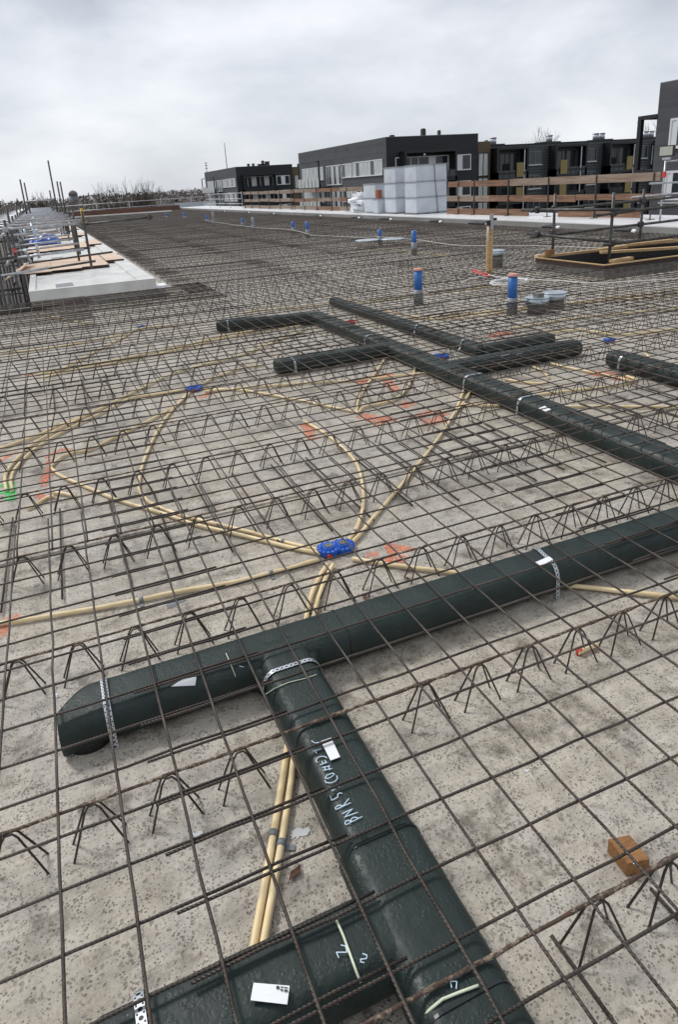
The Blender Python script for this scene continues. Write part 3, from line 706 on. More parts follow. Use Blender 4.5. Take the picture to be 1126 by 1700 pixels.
conduit([(585, 928), (640, 937), (700, 945), (770, 953), (850, 962), (945, 973), (1020, 981), (1160, 996)], 'conduit from the near blue box passing right under the big duct')
conduit([(576, 902), (594, 874), (603, 840), (602, 805), (592, 770), (565, 740), (535, 717), (504, 699)], 'conduit arching from the near blue box to a loose orange tipped end', clips=[(585, 886)])
conduit([(582, 904), (598, 888), (622, 858), (662, 812), (700, 765), (727, 730), (745, 703), (758, 680), (768, 655), (776, 630)], 'conduit running diagonally from the near blue box to the long duct', clips=[])
conduit([(752, 690), (768, 672), (779, 655), (786, 640)], 'short conduit stub beside the long duct')
conduit([(340, 646), (400, 648), (450, 656), (480, 662), (510, 667), (545, 675), (590, 684), (595, 686)], 'conduit from the far blue box right to the orange painted corner')
conduit([(340, 650), (420, 643), (500, 637), (600, 631), (680, 622), (735, 618), (790, 612)], 'conduit from the far blue box running flat towards the long duct')
conduit([(592, 684), (600, 655), (622, 622), (640, 595), (648, 580)], 'short straight conduit from the orange corner under the side branch')
conduit([(596, 686), (606, 676), (650, 666), (674, 648), (686, 625), (690, 608)], 'bent conduit from the orange corner to the long duct')
conduit([(10, 815), (8, 792), (22, 768), (60, 734), (118, 702), (160, 682), (225, 650), (300, 616), (400, 590), (470, 562), (510, 547)], 'left of the two conduits bending down at the green paint')
conduit([(20, 815), (18, 795), (30, 772), (68, 738), (126, 706), (168, 686), (215, 662), (260, 655), (312, 646)], 'right of the two conduits bending down at the green paint')
conduit([(-20, 752), (20, 738), (60, 724), (105, 704), (150, 688)], 'conduit joining the pair from the left edge')
conduit([(44, 845), (60, 838), (75, 828), (90, 824)], 'short loose conduit end left of the orange paint')
conduit([(84, 818), (105, 820), (126, 825)], 'short loose conduit stub pointing right at the orange paint')
conduit([(70, 628), (130, 613), (200, 601), (300, 580), (370, 562), (430, 550), (500, 541)], 'front of two long conduits crossing the deck below the balcony slabs')
conduit([(60, 622), (130, 608), (200, 596), (300, 575), (370, 558), (420, 549)], 'back of two long conduits crossing the deck below the balcony slabs')
conduit([(80, 622), (120, 605), (160, 583), (200, 563), (235, 545), (300, 541)], 'conduit slanting up towards the small dark box')
conduit([(0, 586), (60, 581), (130, 570), (200, 556), (235, 546)], 'conduit coming in level from the left edge')
conduit([(60, 520), (90, 527), (120, 533), (150, 537)], 'pale conduit just in front of the near balcony slab')
conduit([(838, 630), (860, 634), (890, 637), (912, 636)], 'short conduit in front of the right side branch')
conduit([(930, 676), (1000, 675), (1060, 676), (1160, 677)], 'level conduit running out at the right edge beyond the long duct')
conduit([(770, 672), (830, 673), (886, 657), (967, 647), (1020, 641), (1056, 632), (1040, 624)], 'conduit looping round to the orange paint on the right')
conduit([(885, 609), (903, 618), (912, 628)], 'very short conduit stub below the right side branch')
conduit([(912, 603), (950, 612), (1002, 622), (1045, 632)], 'conduit slanting down to the orange paint on the right')
conduit([(1072, 588), (1090, 600), (1126, 610)], 'conduit stub behind the capped duct at the right edge')
conduit([(960, 1084), (975, 1077), (992, 1071)], 'short orange ended conduit piece on the bare concrete')
conduit([(592, 504), (640, 498), (680, 492), (760, 482), (826, 475), (900, 466)], 'far yellow conduit in front of the blue pipes, furthest of three')
conduit([(640, 516), (700, 527), (740, 530), (800, 524), (880, 512), (1000, 497), (1126, 482)], 'far yellow conduit in front of the zinc lids')
conduit([(680, 530), (760, 523), (860, 512), (960, 503), (1126, 490)], 'far yellow conduit just behind the L shaped duct')
conduit([(590, 412), (640, 414), (700, 420), (760, 428)], 'distant yellow conduit left of the wooden post')
conduit([(850, 545), (900, 537), (960, 528), (1040, 520), (1126, 512)], 'yellow conduit to the right of the L shaped duct')
conduit([(900, 470+85), (960, 548), (1030, 556), (1126, 546)], 'yellow conduit behind the small purple box')
conduit([(400, 520), (440, 514), (480, 512), (540, 505), (590, 498)], 'yellow conduit on the deck beyond the left duct elbow')
conduit([(440, 606), (400, 612), (350, 630), (335, 640)], 'pale conduit from the far blue box towards the left side branch')
b = MB(); p = at(962, 1082, .012); b.cyl((p.x, p.y), .0112, .002, .025, 12); tag(b.build('conduit_plug', M['red']), 'red plug at the end of the short conduit piece on bare concrete', 'plug')

def junction(px, py, s, label, colr='blue', plugs=True):
    p = at(px, py, 0.0)
    root = empty('junction_box', label, 'junction box', (p.x, p.y, 0), 'plastic ceiling junction boxes')
    b = MB(); b.cyl((0, 0), .040 * s, .003, .040, 24, .036 * s); b.build('body', M[colr], root)
    b = MB()
    for k in range(12):
        a = 2 * math.pi * k / 12 + .2; u = Vector((math.cos(a), math.sin(a), 0))
        b.tube([u * .034 * s + Vector((0, 0, .020)), u * .050 * s + Vector((0, 0, .020)), u * .068 * s + Vector((0, 0, .018))], .01, 8, rr=[.0135, .0125, .0155])
    b.build('conduit_sockets', M[colr], root)
    b = MB(); b.cyl((0, 0), .024 * s, .0405, .043, 18); b.build('cap', M['boxdark'], root)
    if plugs:
        b = MB()
        for a in (4.4,):
            u = Vector((math.cos(a), math.sin(a), 0)); b.tube([u * .066 * s + Vector((0, 0, .014)), u * .080 * s + Vector((0, 0, .014))], .012, 8)
        b.build('plug', M['red'], root)
    return root
junction(546, 918, .78, 'large blue junction box, left one of the touching pair where the near conduits meet'); junction(570, 913, .78, 'large blue junction box, right one of the touching pair where the near conduits meet', plugs=False)
junction(322, 648, 1.1, 'blue junction box on the left where the far conduits meet')
junction(733, 594, 1.1, 'blue junction box half hidden behind the long duct')
junction(1012, 568, .8, 'small purple blue junction box near the capped duct end'); junction(582, 537, .9, 'red junction box beside the top of the long duct', 'red')
junction(236, 545, .8, 'small dark blue junction box out towards the balcony slabs')

# ------------------------------------------------------------------ spray paint
def paint(strk, label, matl='orange', w=0.05):
    b = MB()
    for i, s in enumerate(strk):
        ww = w
        if isinstance(s, tuple): ww, s = s
        pts = curve([at(x, y, 0.0015 + .0007 * (i % 6)) for x, y in s], 5) if len(s) > 1 else s
        b.ribbon(pts, ww, th=0.0004, jit=0.35)
    tag(b.build('paint_mark', M[matl]), label, 'paint mark', 'spray paint marks on the deck')
paint([[(650, 902), (655, 915), (652, 932)], [(640, 912), (665, 908), (686, 914)], [(640, 926), (660, 930), (672, 922)], [(616, 916), (622, 926)]], 'orange spray paint right of the near blue box')
paint([[(20, 1028), (34, 1024)], [(0, 1042), (4, 1056)], [(0, 1030), (15, 1034)]], 'orange spray paint at the left edge by the single conduit')
paint([(.07, [(504, 704), (512, 712), (516, 724), (524, 730)])], 'orange spray paint at the loose end of the arching conduit')
paint([[(78, 760), (98, 748), (118, 746)], [(80, 782), (84, 762)], [(76, 785), (72, 808)], [(82, 782), (76, 800)], [(60, 820), (80, 830)], [(64, 832), (88, 822)]], 'tall orange spray arrow around the conduit bend on the left')
paint([[(10, 758), (30, 750)], [(-2, 764), (14, 756)]], 'faint orange spray stripe beside the green paint')
paint([(.07, [(0, 805), (20, 806)]), (.07, [(2, 816), (22, 815)]), (.06, [(18, 808), (16, 830)]), (.05, [(14, 830), (26, 828)])], 'green spray paint at the left edge', 'green')
paint([[(338, 658), (346, 652), (358, 651)], [(328, 660), (345, 658)]], 'orange spray paint below the far blue box')
paint([(.12, [(602, 688), (620, 696), (640, 702)]), (.10, [(636, 690), (650, 700)])], 'broad orange spray band at the conduit corner')
paint([(.12, [(594, 636), (622, 626), (655, 622)]), (.10, [(640, 630), (650, 640), (656, 650)])], 'orange spray patch under the left side branch')
paint([(.12, [(664, 676), (684, 668)]), (.10, [(690, 694), (716, 684), (740, 690)]), (.12, [(704, 702), (724, 700), (740, 696)])], 'orange spray patch left of the long duct')
paint([(.14, [(980, 622), (1000, 620), (1024, 624)]), (.12, [(1020, 630), (1050, 626)])], 'orange spray patch in front of the capped duct', w=.12)
paint([(.15, [(815, 560), (835, 552), (850, 556)])], 'orange spray patch beside the L shaped duct', w=.12)
paint([(.10, [(40, 622), (62, 620)])], 'small orange spray dash below the balcony slabs', w=.1)

# small things on the deck
b = MB(); b.obox((1.056, .874, .0225), (0.028, -0.007, 0), (0.003, 0.034, 0), (0, 0, 0.0215)); tag(b.build('wood_block', M['block']), 'small orange brown wooden block standing on the concrete at the right', 'wood block')
def leaf(px, py, s, label):
    p = at(px, py, .004); b = MB(); n = 9; ring = []; th = random.uniform(0, 3)
    for k in range(n):
        a = 2 * math.pi * k / n; r = s * (1.0 if k % 2 else .62) * random.uniform(.75, 1.2); u_, w2 = r * math.cos(a), r * math.sin(a) * .5; ring.append((p.x + u_ * math.cos(th) - w2 * math.sin(th), p.y + u_ * math.sin(th) + w2 * math.cos(th), p.z + abs(w2) * .7 + random.uniform(0, .004)))
    vs = ring + [(p.x, p.y, p.z + .004)] + [(x, y, z - .001) for x, y, z in ring]
    b.add(vs, [(k, (k + 1) % n, n) for k in range(n)] + [(n + 1 + k, k, (k + 1) % n, n + 1 + (k + 1) % n) for k in range(n)] + [tuple(n + 1 + k for k in range(n))[::-1]])
    tag(b.build('dead_leaf', M['leafm']), label, 'leaf')
leaf(492, 1449, .026, 'curled brown dead leaf beside the two parallel conduits'); leaf(606, 992, .028, 'brown dead leaf behind the big duct below the blue box'); leaf(676, 962, .018, 'small dark dead leaf between girder legs right of the blue box')

def splash(px, py, s_, label, m_='label', n=19):
    p = at(px, py, .0008); b = MB(); ring = []
    for k in range(n):
        a = 2 * math.pi * k / n; r = s_ * random.uniform(.45, 1.2); ring.append((p.x + r * math.cos(a) * 1.4, p.y + r * math.sin(a) * .8, p.z + .0012))
    b.add(ring + [(x, y, z - .0012) for x, y, z in ring], [tuple(range(n))] + [(k, (k + 1) % n, n + (k + 1) % n, n + k) for k in range(n)])
    tag(b.build('mortar_splash', M[m_]), label, 'splash')
splash(497, 1383, .020, 'white mortar splash right of the conduit clips', 'whitefoil'); splash(327, 1386, .011, 'small white mortar splash left of the conduits', 'whitefoil'); splash(875, 1280, .006, 'tiny white chip on the bare concrete', 'whitefoil')
splash(292, 1001, .035, 'grey blue scrap of tape under the single conduit', 'pvcgrey', 6)
wd = mat('water', (0.9, 0.95, 1.0), 0.05); wd.node_tree.nodes['Principled BSDF'].inputs['Transmission Weight'].default_value = 0.9; wd.node_tree.nodes['Principled BSDF'].inputs['IOR'].default_value = 1.33
rnd = random.Random(11); b = MB()
def drop(x, y, z, r):
    b.add([(x + r, y, z), (x - r, y, z), (x, y + r, z), (x, y - r, z), (x, y, z + r), (x, y, z - r * 1.3)], [(0, 2, 4), (2, 1, 4), (1, 3, 4), (3, 0, 4), (2, 0, 5), (1, 2, 5), (3, 1, 5), (0, 3, 5)], True)
for k in range(900):
    if rnd.random() < .6: y = GY + .15 * rnd.randint(-4, 26); x = rnd.uniform(-.5, 4.5); z = ZJ - .0062
    else: x = GX + .15 * rnd.randint(-6, 28); y = rnd.uniform(.5, 5); z = ZI - .0062
    drop(x + rnd.uniform(-.001, .001), y + rnd.uniform(-.001, .001), z, rnd.uniform(.0012, .0022))
tag(b.build('water_drops', wd, recalc=False), 'rain drops hanging under the mesh bars', 'water drops', kind='stuff')

# ------------------------------------------------------------------ blue pipes, zinc lids, post, cables
pipes = [((695, 486), .055, .30, 'tall blue pipe stub with pink cap standing left of the wooden post', True), ((851, 500), .055, .30, 'blue pipe stub with pink cap in a grey socket beside the zinc lids', True),
 ((688, 412), .055, .38, 'blue pipe stub out beyond the nearest one, right of the flat plates', False), ((631, 397), .055, .25, 'blue pipe stub standing behind the flat grey plates', False),
 ((511, 387), .055, .36, 'right one of the middle pair of blue pipe stubs', False), ((487, 382), .055, .30, 'left one of the middle pair of blue pipe stubs', False),
 ((421, 379), .055, .42, 'grey blue pipe stub, right one of the fourth pair back', False), ((403, 373), .055, .27, 'blue pipe stub, left one of the fourth pair back', False),
 ((355, 371), .055, .55, 'thin dark pipe stub, taller one of the fifth pair back', False), ((344, 367), .055, .30, 'blue pipe stub, shorter one of the fifth pair back', False),
 ((307, 362), .07, .32, 'blue pipe stub near the far deck edge', False), ((277, 361), .07, .30, 'blue pipe stub furthest from the camera', False)]
for (px, py), r, h, lab, cap in pipes:
    p = at(px, py, .155); root = empty('pipe_stub', lab, 'pipe', (p.x, p.y, 0), 'blue riser pipe stubs')
    b = MB(); b.cyl((0, 0), r, .10, .155 + h, 22); b.build('pipe', M['pvcgrey' if lab[:4] in ('grey', 'thin') else 'bluepipe'], root)
    b = MB(); b.cyl((0, 0), r * 1.18, 0.0, .20 if cap else .155 + h * .35, 22); b.build('socket', M['pvcgrey'], root)
    if cap: b = MB(); b.cyl((0, 0), r * 1.1, .155 + h, .155 + h + .02, 22); b.cyl((0, 0), r * 1.02, .175 + h, .185 + h, 22); b.build('cap', M['pink'], root)
def drum(x, y, r, z0, z1, lab, pluglid=False):
    root = empty('zinc_drum', lab, 'round cover', (x, y, 0), 'round zinc covered wells')
    b = MB(); b.cyl((0, 0), r * .97, z1 - .075, z1, 30); b.build('side', M['galvlid'], root)
    b = MB(); b.cyl((0, 0), r * .80, z0, z1 - .076, 24); b.build('socket', M['boxdark'], root)  # added dark base, makes the lower side of the drum read dark
    b = MB(); b.cyl((0, 0), r, z1, z1 + .008, 30); b.build('lid', M['galvlid'], root)
    if pluglid:
        b = MB(); b.obox((0.02, 0.0, z1 + .03), (.045, 0, 0), (0, .045, 0), (0, 0, .022)); b.build('plug', M['boxdark'], root)
drum(5.36, 6.62, .145, 0.0, .185, 'round zinc lidded well with a dark plug on top, beside the capped blue pipe', True); drum(5.72, 6.74, .150, 0.0, .19, 'plain round zinc lidded well, right of the one with the plug')
drum(7.56, 10.55, .17, 0, .30, 'zinc lidded bucket just behind the wooden post')
for (px, py), lab in (((610, 399), 'thin round grey plate at the left of the blue pipe'), ((652, 397), 'thin round grey plate right of the blue pipe')):
    p = at(px, py, .17); b = MB(); b.cyl((p.x, p.y), .32, .165, .185, 24); tag(b.build('round_plate', M['galvlid']), lab, 'plate', 'round plates lying on the mesh')
root = empty('power_post', 'upright yellow wooden post carrying a small grey electrical box', 'post', (6.53, 9.28, 0))
b = MB(); b.box(-.05, -.003, -.02, .02, 0.1, .86); b.box(.003, .05, -.02, .02, .05, .88); b.build('post', M['timber'], root)
b = MB(); b.box(-.022, .03, -.055, -.021, .80, 1.03); b.build('bracket', M['galv'], root)
b = MB(); b.box(-.085, -.024, -.06, -.022, .86, .94); b.box(.032, .09, -.06, -.022, .93, .97); b.build('socket_outlet', M['black'], root)
b = MB(); b.tube([(-.06, -.05, .85), (-.07, -.05, .74), (-.05, -.04, .6)], .012, 8); b.build('lead', M['whitecable'], root)
def cable(px, lab, r=.006, z=.168, m_='whitecable'):
    b = MB(); b.tube(curve([at(x, y, z) for x, y in px]), r, 6); return tag(b.build('cable', M[m_]), lab, 'cable')
cable([(515, 390), (600, 394), (630, 393), (692, 398), (720, 402), (760, 407), (810, 408), (900, 408), (1000, 412), (1020, 413)], 'long white cable running right across the mesh behind the wooden post', .006)
cable([(340, 366), (380, 372), (430, 378), (480, 381), (515, 389)], 'white cable linking the far blue pipes', .007)
cable([(1150, 461), (1050, 467), (990, 470), (930, 466), (880, 464), (830, 460), (812, 456)], 'white cable from the right edge to the wooden post', .007)
cable([(785, 450), (795, 454), (812, 459)], 'red cable loop at the foot of the wooden post', .012, m_='red'); cable([(786, 447), (800, 452), (814, 456)], 'second red cable at the foot of the wooden post', .010, m_='red')
cable([(765, 469), (780, 463), (800, 459), (816, 457)], 'short loose white cable end left of the post')
b = MB(); cc = at(846, 470, .17)
for k in range(7):
    rr = .19 + .012 * (k % 4); b.tube([(cc.x + math.cos(a * math.pi / 14) * rr * 1.25, cc.y + math.sin(a * math.pi / 14) * rr, .17 + .011 * (k // 2) + random.uniform(0, .008)) for a in range(29)], .0075, 6)
tag(b.build('cable_coil', M['whitecable']), 'coil of white cable lying round the foot of the capped blue pipe', 'cable coil')

# ------------------------------------------------------------------ stairwell edge timbers and guard rails
root = empty('opening_frame', 'dark edged timber frame round the stairwell opening', 'timber frame', (7.9, 8.2, 0))
def fr(name, m_, *a): b = MB(); b.box(*a); b.build(name, M[m_], root)
fr('form_board', 'edgewood', -.08, -.055, -.08, 1.55, .13, .195); fr('form_board', 'edgewood', -.055, 4.8, -.08, -.055, .13, .195)
fr('upstand', 'kerbface', -.07, -.02, -.07, 1.52, .005, .129); fr('upstand', 'kerbface', -.02, 4.7, -.07, -.02, .005, .129); fr('upstand', 'shaft', -.019, 4.7, 1.41, 1.52, .005, .195)
fr('batten', 'timber', -.085, -.05, -.085, 1.56, .197, .212); fr('batten', 'timber', -.048, 4.8, -.085, -.04, .197, .212)
fr('batten', 'timber', 0, 4.8, 1.46, 1.52, .197, .235)
for (c_, u, v, h, lab) in [((8.35, 8.32, .225), (.23, .03, 0), (-.01, .045, 0), .022, 'short plank across the near corner of the stairwell'), ((9.55, 8.95, .235), (.75, -.30, 0), (.02, .05, 0), .02, 'long plank slanting over the stairwell'),
                     ((9.3, 9.5, .255), (.35, .05, 0), (-.01, .06, 0), .02, 'plank on the far batten of the stairwell'), ((10.3, 9.58, .26), (.5, -.02, 0), (.0, .06, 0), .02, 'plank at the far right of the stairwell')]:
    b = MB(); b.obox(c_, u, v, (0, 0, h)); tag(b.build('loose_plank', M['timber']), lab, 'plank')
b = MB(); b.box(7.98, 8.10, 9.60, 9.70, .237, .33); tag(b.build('timber_offcut', M['block']), 'brown timber offcut standing at the far left corner of the stairwell', 'wood block')
b = MB(); b.box(7.84, 8.02, 9.72, 9.80, .16, .25); tag(b.build('timber_offcut', M['ply']), 'pale timber offcut behind the far left corner of the stairwell', 'wood block')
SC = empty('guard_rail', 'dark scaffold tube guard rail round the stairwell opening', 'guard rail', (8, 8.4, 0))
def T(name, a, b_, m_='galvd', r=.0242, parent=None, off=(8, 8.4, 0)):
    p = parent or SC; q = MB(); O = Vector(off); q.tube([Vector(a) - O, Vector(b_) - O], r, 12); q.build(name, M[m_], p)
def cpl(c_, m_='galvd', parent=None, off=(8, 8.4, 0), s=.045):
    q = MB(); O = Vector(off); cc = Vector(c_) - O; q.obox(cc, (s, 0, 0), (0, s * .8, 0), (0, 0, s * .9)); q.tube([cc + Vector((0, 0, -s * 1.2)), cc + Vector((0, 0, s * 1.2))], s * .85, 10); q.build('coupler', M[m_], parent or SC)
for (x, y, z1) in ((8.17, 9.73, 1.24), (8.24, 8.47, 1.24), (10.22, 9.78, 1.20), (11.4, 8.44, 1.2)): T('standard', (x, y, -.3 if y > 8.3 else .1), (x, y, z1))
T('ledger', (7.70, 9.72 + .3, 1.00), (8.30, 8.06, .99)); T('ledger', (7.78, 9.95, .60), (8.25, 8.2, .50)); 
T('ledger', (7.86, 8.42, .93), (12.5, 8.40, 1.02)); T('ledger', (8.05, 8.40, .47), (12.5, 8.40, .52)); T('ledger', (7.72, 9.80, .98), (12.5, 9.80, 1.02)); T('ledger', (7.75, 9.80, .55), (12.5, 9.80, .60)); T('ledger', (10.0, 9.85, 1.06), (13, 9.95, 1.06), 'galv')
for c_ in ((8.17, 9.75, .99), (8.17, 9.75, .59), (8.24, 8.44, .94), (8.24, 8.44, .48), (10.22, 9.79, 1.0), (10.22, 9.79, .58), (7.80, 9.72, 1.0), (7.82, 9.72, .6)): cpl(c_)

# ------------------------------------------------------------------ edge protection fence on the ledge
LQ = 0.9085                                       # ledge furniture was surveyed for a lower ledge: bring it onto the real one
def onledge(o):
    o.location = (o.location[0] * LQ, o.location[1] * LQ, o.location[2] * LQ + CAM_Z * (1 - LQ)); o.scale = (LQ, LQ, LQ); return o
FX = 15.6
def fence(segs, lab, posts, m_='board'):
    root = empty('board_fence', lab, 'fence', (FX, posts[0], .15), 'edge protection fences on the ledge')
    for (z0, z1, ya, yb, mm) in segs:
        b = MB(); b.obox((0, (ya + yb) / 2 - posts[0], (z0 + z1) / 2 - .15), (.016, 0, 0), (0, (yb - ya) / 2, random.uniform(-.015, .015)), (0, 0, (z1 - z0) / 2)); b.build('board', M[mm], root)
    for y in posts:
        b = MB(); b.box(-.050, -.020, y - posts[0] - .011, y - posts[0] + .011, 0, 1.24); b.box(-.020, .06, y - posts[0] - .014, y - posts[0] + .014, 1.242, 1.27); b.box(-.16, .1, y - posts[0] - .05, y - posts[0] + .05, .006, .02); b.build('post', M['galvd'], root)
    onledge(root)
zs = [(1.18, 1.39), (.645, .845), (.17, .385)]
def run(ys_, mats_):
    out = []
    for zi, (z0, z1) in enumerate(zs):
        for i in range(len(ys_) - 1): out.append((z0 + .012 * ((i + zi) % 3), z1 + .012 * ((i + zi) % 3), ys_[i], ys_[i + 1] - .03, mats_[(i + zi) % len(mats_)]))
    return out
fence([(1.17, 1.40, 14.42, 21.0, 'boardpale'), (1.19, 1.40, 21.03, 25.1, 'board'), (.68, .85, 14.2, 17.6, 'board'), (.64, .85, 17.6 + .03, 22.2, 'board'), (.65, .86, 22.23, 25.2, 'boardpale'), (.18, .37, 15.0, 18.4, 'board'), (.16, .385, 19.9, 25.2, 'board')],
      'nearest board fence on the ledge with three weathered brown boards', [14.6 + 2.15 * k for k in range(5)] + [24.3])
fence(run([33.0, 36.5, 40.2, 44.2], ['boardpale', 'board']), 'pale board fence on the ledge just beyond the grey containers', [33.3, 35.4, 37.6, 39.9, 42.1, 44.0])
fence(run([44.3, 48, 52, 56.5], ['boardpale']), 'furthest pale board fence on the ledge before the far corner', [44.6, 47, 49.5, 52, 54.2, 56.2])
# bare tube rails at the far end
root = empty('tube_rail', 'thin galvanised tube rail along the far end of the deck', 'guard rail', (2, 70, 0))
for z in (1.12, .62):
    b = MB(); b.tube([(-1.2, 0, z), (6, 0, z + .03), (14, 0, z + .05)], .035, 8); b.build('rail', M['galv'], root)
for x in range(0, 14, 3):
    b = MB(); b.tube([(x, 0, 0), (x, 0, 1.25)], .035, 8); b.build('post', M['galv'], root)
b = MB(); b.tube([(0, 0, 1.2), (0, -13, 1.28)], .03, 8)
b = MB(); b.box(2.2, 12.7, 69.6, 70.2, 0, .55); tag(b.build('edge_formwork', M['redrim']), 'red brown formwork edge along the far end of the deck', 'formwork')
b = MB(); b.obox((6.3, 63.0, .24), (4.3, -.9, 0), (.02, .12, 0), (0, 0, .05)); tag(b.build('pale_beam', M['whiteconc']), 'long pale beam lying across the far left of the deck', 'beam')
b = MB(); b.box(2.0, 12.0, 66.0, 66.6, .0, .12); tag(b.build('dark_trench', M['redrim']), 'dark timber strip in front of the far deck edge', 'timber')
root = empty('corner_rail', 'galvanised tube rails closing the gap at the far right corner of the ledge', 'guard rail', (15.6, 57, .15))
for z in (1.2, .75, .35):
    b = MB(); b.tube([(0, 0, z), (0, 13, z)], .03, 8); b.build('rail', M['galv'], root)
for y in (0, 4, 8, 12):
    b = MB(); b.tube([(0, y, 0), (0, y, 1.3)], .03, 8); b.build('post', M['galv'], root)
onledge(root)

# ledge anchors (small dark and white lumps along the kerb)
for i, (px, py) in enumerate([(938, 373), (1075, 377), (795, 369), (822, 368), (718, 367), (640, 363), (655, 361), (583, 361), (533, 357), (463, 353), (410, 352), (372, 350)]):
    p = at(px, py, .2); b = MB(); b.obox((12.60, p.y, .19), (.11, .03, .01), (-.02, .20, 0), (0, 0, .022)); root = b.build('ledge_anchor', M['black'])
    tag(root, 'dark anchor lump against the kerb, %s one counted from the right' % nth(sorted([1075, 938, 822, 795, 718, 655, 640, 583, 533, 463, 410, 372], reverse=True).index(px) + 1), 'anchor', 'anchors along the kerb')
    b = MB(); b.obox((12.62, p.y - .30, .18), (.05, .02, .01), (0, .05, .01), (0, 0, .022)); b.build('white_pad', M['label'], root)

# ------------------------------------------------------------------ grey containers
def container(x0, x1, y0, y1, z0, z1, bands, lab, ncols=(1, 2), cat='container'):
    root = empty('steel_container', lab, cat, (x0, y0, z0), 'grey panelled steel containers on the ledge')
    W, D, Hh = x1 - x0, y1 - y0, z1 - z0
    def panel(b, P, U, V, nrm):                   # shallow pyramid panel
        P, U, V, nrm = map(Vector, (P, U, V, nrm)); c_ = P + (U + V) / 2 + nrm * .022
        b.add([P, P + U, P + U + V, P + V, c_], [(0, 1, 4), (1, 2, 4), (2, 3, 4), (3, 0, 4)])
    b = MB(); nb = len(bands) - 1
    for i in range(nb):
        za, zb = bands[i] * Hh, bands[i + 1] * Hh
        for k in range(ncols[1]): panel(b, (W * k / ncols[1], 0, za), (W / ncols[1], 0, 0), (0, 0, zb - za), (0, -1, 0)); panel(b, (W * k / ncols[1], D, za), (W / ncols[1], 0, 0), (0, 0, zb - za), (0, 1, 0))
        for k in range(ncols[0]): panel(b, (0, D * k / ncols[0], za), (0, D / ncols[0], 0), (0, 0, zb - za), (-1, 0, 0)); panel(b, (W, D * k / ncols[0], za), (0, D / ncols[0], 0), (0, 0, zb - za), (1, 0, 0))
    b.add([(0, 0, Hh), (W, 0, Hh), (W, D, Hh), (0, D, Hh)], [(0, 1, 2, 3)]); b.build('panels', M['steelpanel'], root)
    for q in bands:
        b = MB(); z = q * Hh; b.box(-.03, W + .03, -.03, 0, z - .02, z + .02); b.box(-.03, W + .03, D, D + .03, z - .02, z + .02); b.box(-.03, 0, 0, D, z - .02, z + .02); b.box(W, W + .03, 0, D, z - .02, z + .02); b.build('flange', M['steelrib'], root)
    return onledge(root)
c1 = container(14.95, 16.45, 26.6, 27.6, .20, 2.15, [0, .33, .66, 1], 'tall grey panelled steel container nearest the camera with a strap down its front')
b = MB(); b.tube([(.86, -.05, 1.95), (.90, -.055, 1.3), (.97, -.05, .66), (1.03, -.05, 0)], .012, 6); b.build('tie_strap', M['black'], c1)
container(14.95, 16.4, 28.5, 29.6, .20, 2.15, [0, .33, .66, 1], 'tall grey panelled steel container right behind the nearest one'); container(14.95, 16.4, 30.6, 31.9, .20, 1.50, [0, .5, 1], 'low grey panelled steel container at the left of the tall ones')
container(14.70, 15.1, 29.85, 30.3, .17, .82, [0, 1], 'small grey steel box in front of the low container', (1, 1))
b = MB(); b.box(14.78, 15.0, 29.95, 30.2, .842, 1.22); tag(onledge(b.build('orange_case', M['orangebox'])), 'orange brown case standing on the small grey steel box', 'case')
for x, y, w_, lab in ((15.2, 27.1, 1.6, 'dark timber pallet under the nearest grey container'), (15.2, 29.0, 1.6, 'dark timber pallet under the second grey container')):
    b = MB(); [b.box(14.9 + k * .5, 15.05 + k * .5, y - .55, y + .55, .156, .195) for k in range(4)]; tag(onledge(b.build('pallet', M['redrim'])), lab, 'pallet')
b = MB(); rnd = random.Random(3)
for k in range(9): b.obox((15.1 + rnd.uniform(-.2, .3), 33.0 + rnd.uniform(-.3, .3), .3 + .09 * k), (.22, rnd.uniform(-.1, .1), rnd.uniform(-.08, .08)), (rnd.uniform(-.1, .1), .25, .03), (0, 0, .07))
tag(onledge(b.build('plastic_bundle', M['label'])), 'crumpled white plastic bundle left of the low grey container', 'plastic bundle')

# ------------------------------------------------------------------ floodlight on the ledge
root = empty('floodlight', 'site floodlight on a galvanised pole with red clamp at the right edge', 'floodlight', (14.9, 13.65, .15))
b = MB(); b.tube([(0, 0, 0), (0, 0, 1.52)], .024, 10); b.build('pole', M['galv'], root)
b = MB(); b.box(-.03, .03, -.24, .20, 1.62, 1.88); b.build('lamp_housing', M['black'], root)
b = MB(); b.box(-.042, -.030, -.215, .175, 1.645, 1.855); b.build('lamp_glass', M['lampglass'], root)
b = MB(); b.box(-.02, .02, -.14, .10, 1.54, 1.60); b.build('bracket', M['galv'], root)
b = MB(); b.box(-.035, .035, -.035, .035, 1.12, 1.26); b.build('clamp', M['red'], root)
b = MB(); b.tube([(0, .45, .98), (0, -2.5, 1.02)], .024, 10); b.tube([(0, .1, .5), (0, -2.5, .52)], .024, 10); b.tube([(0, -.02, 1.5), (0, -2.5, 1.56)], .02, 10); b.build('cross_tube', M['galv'], root); onledge(root)

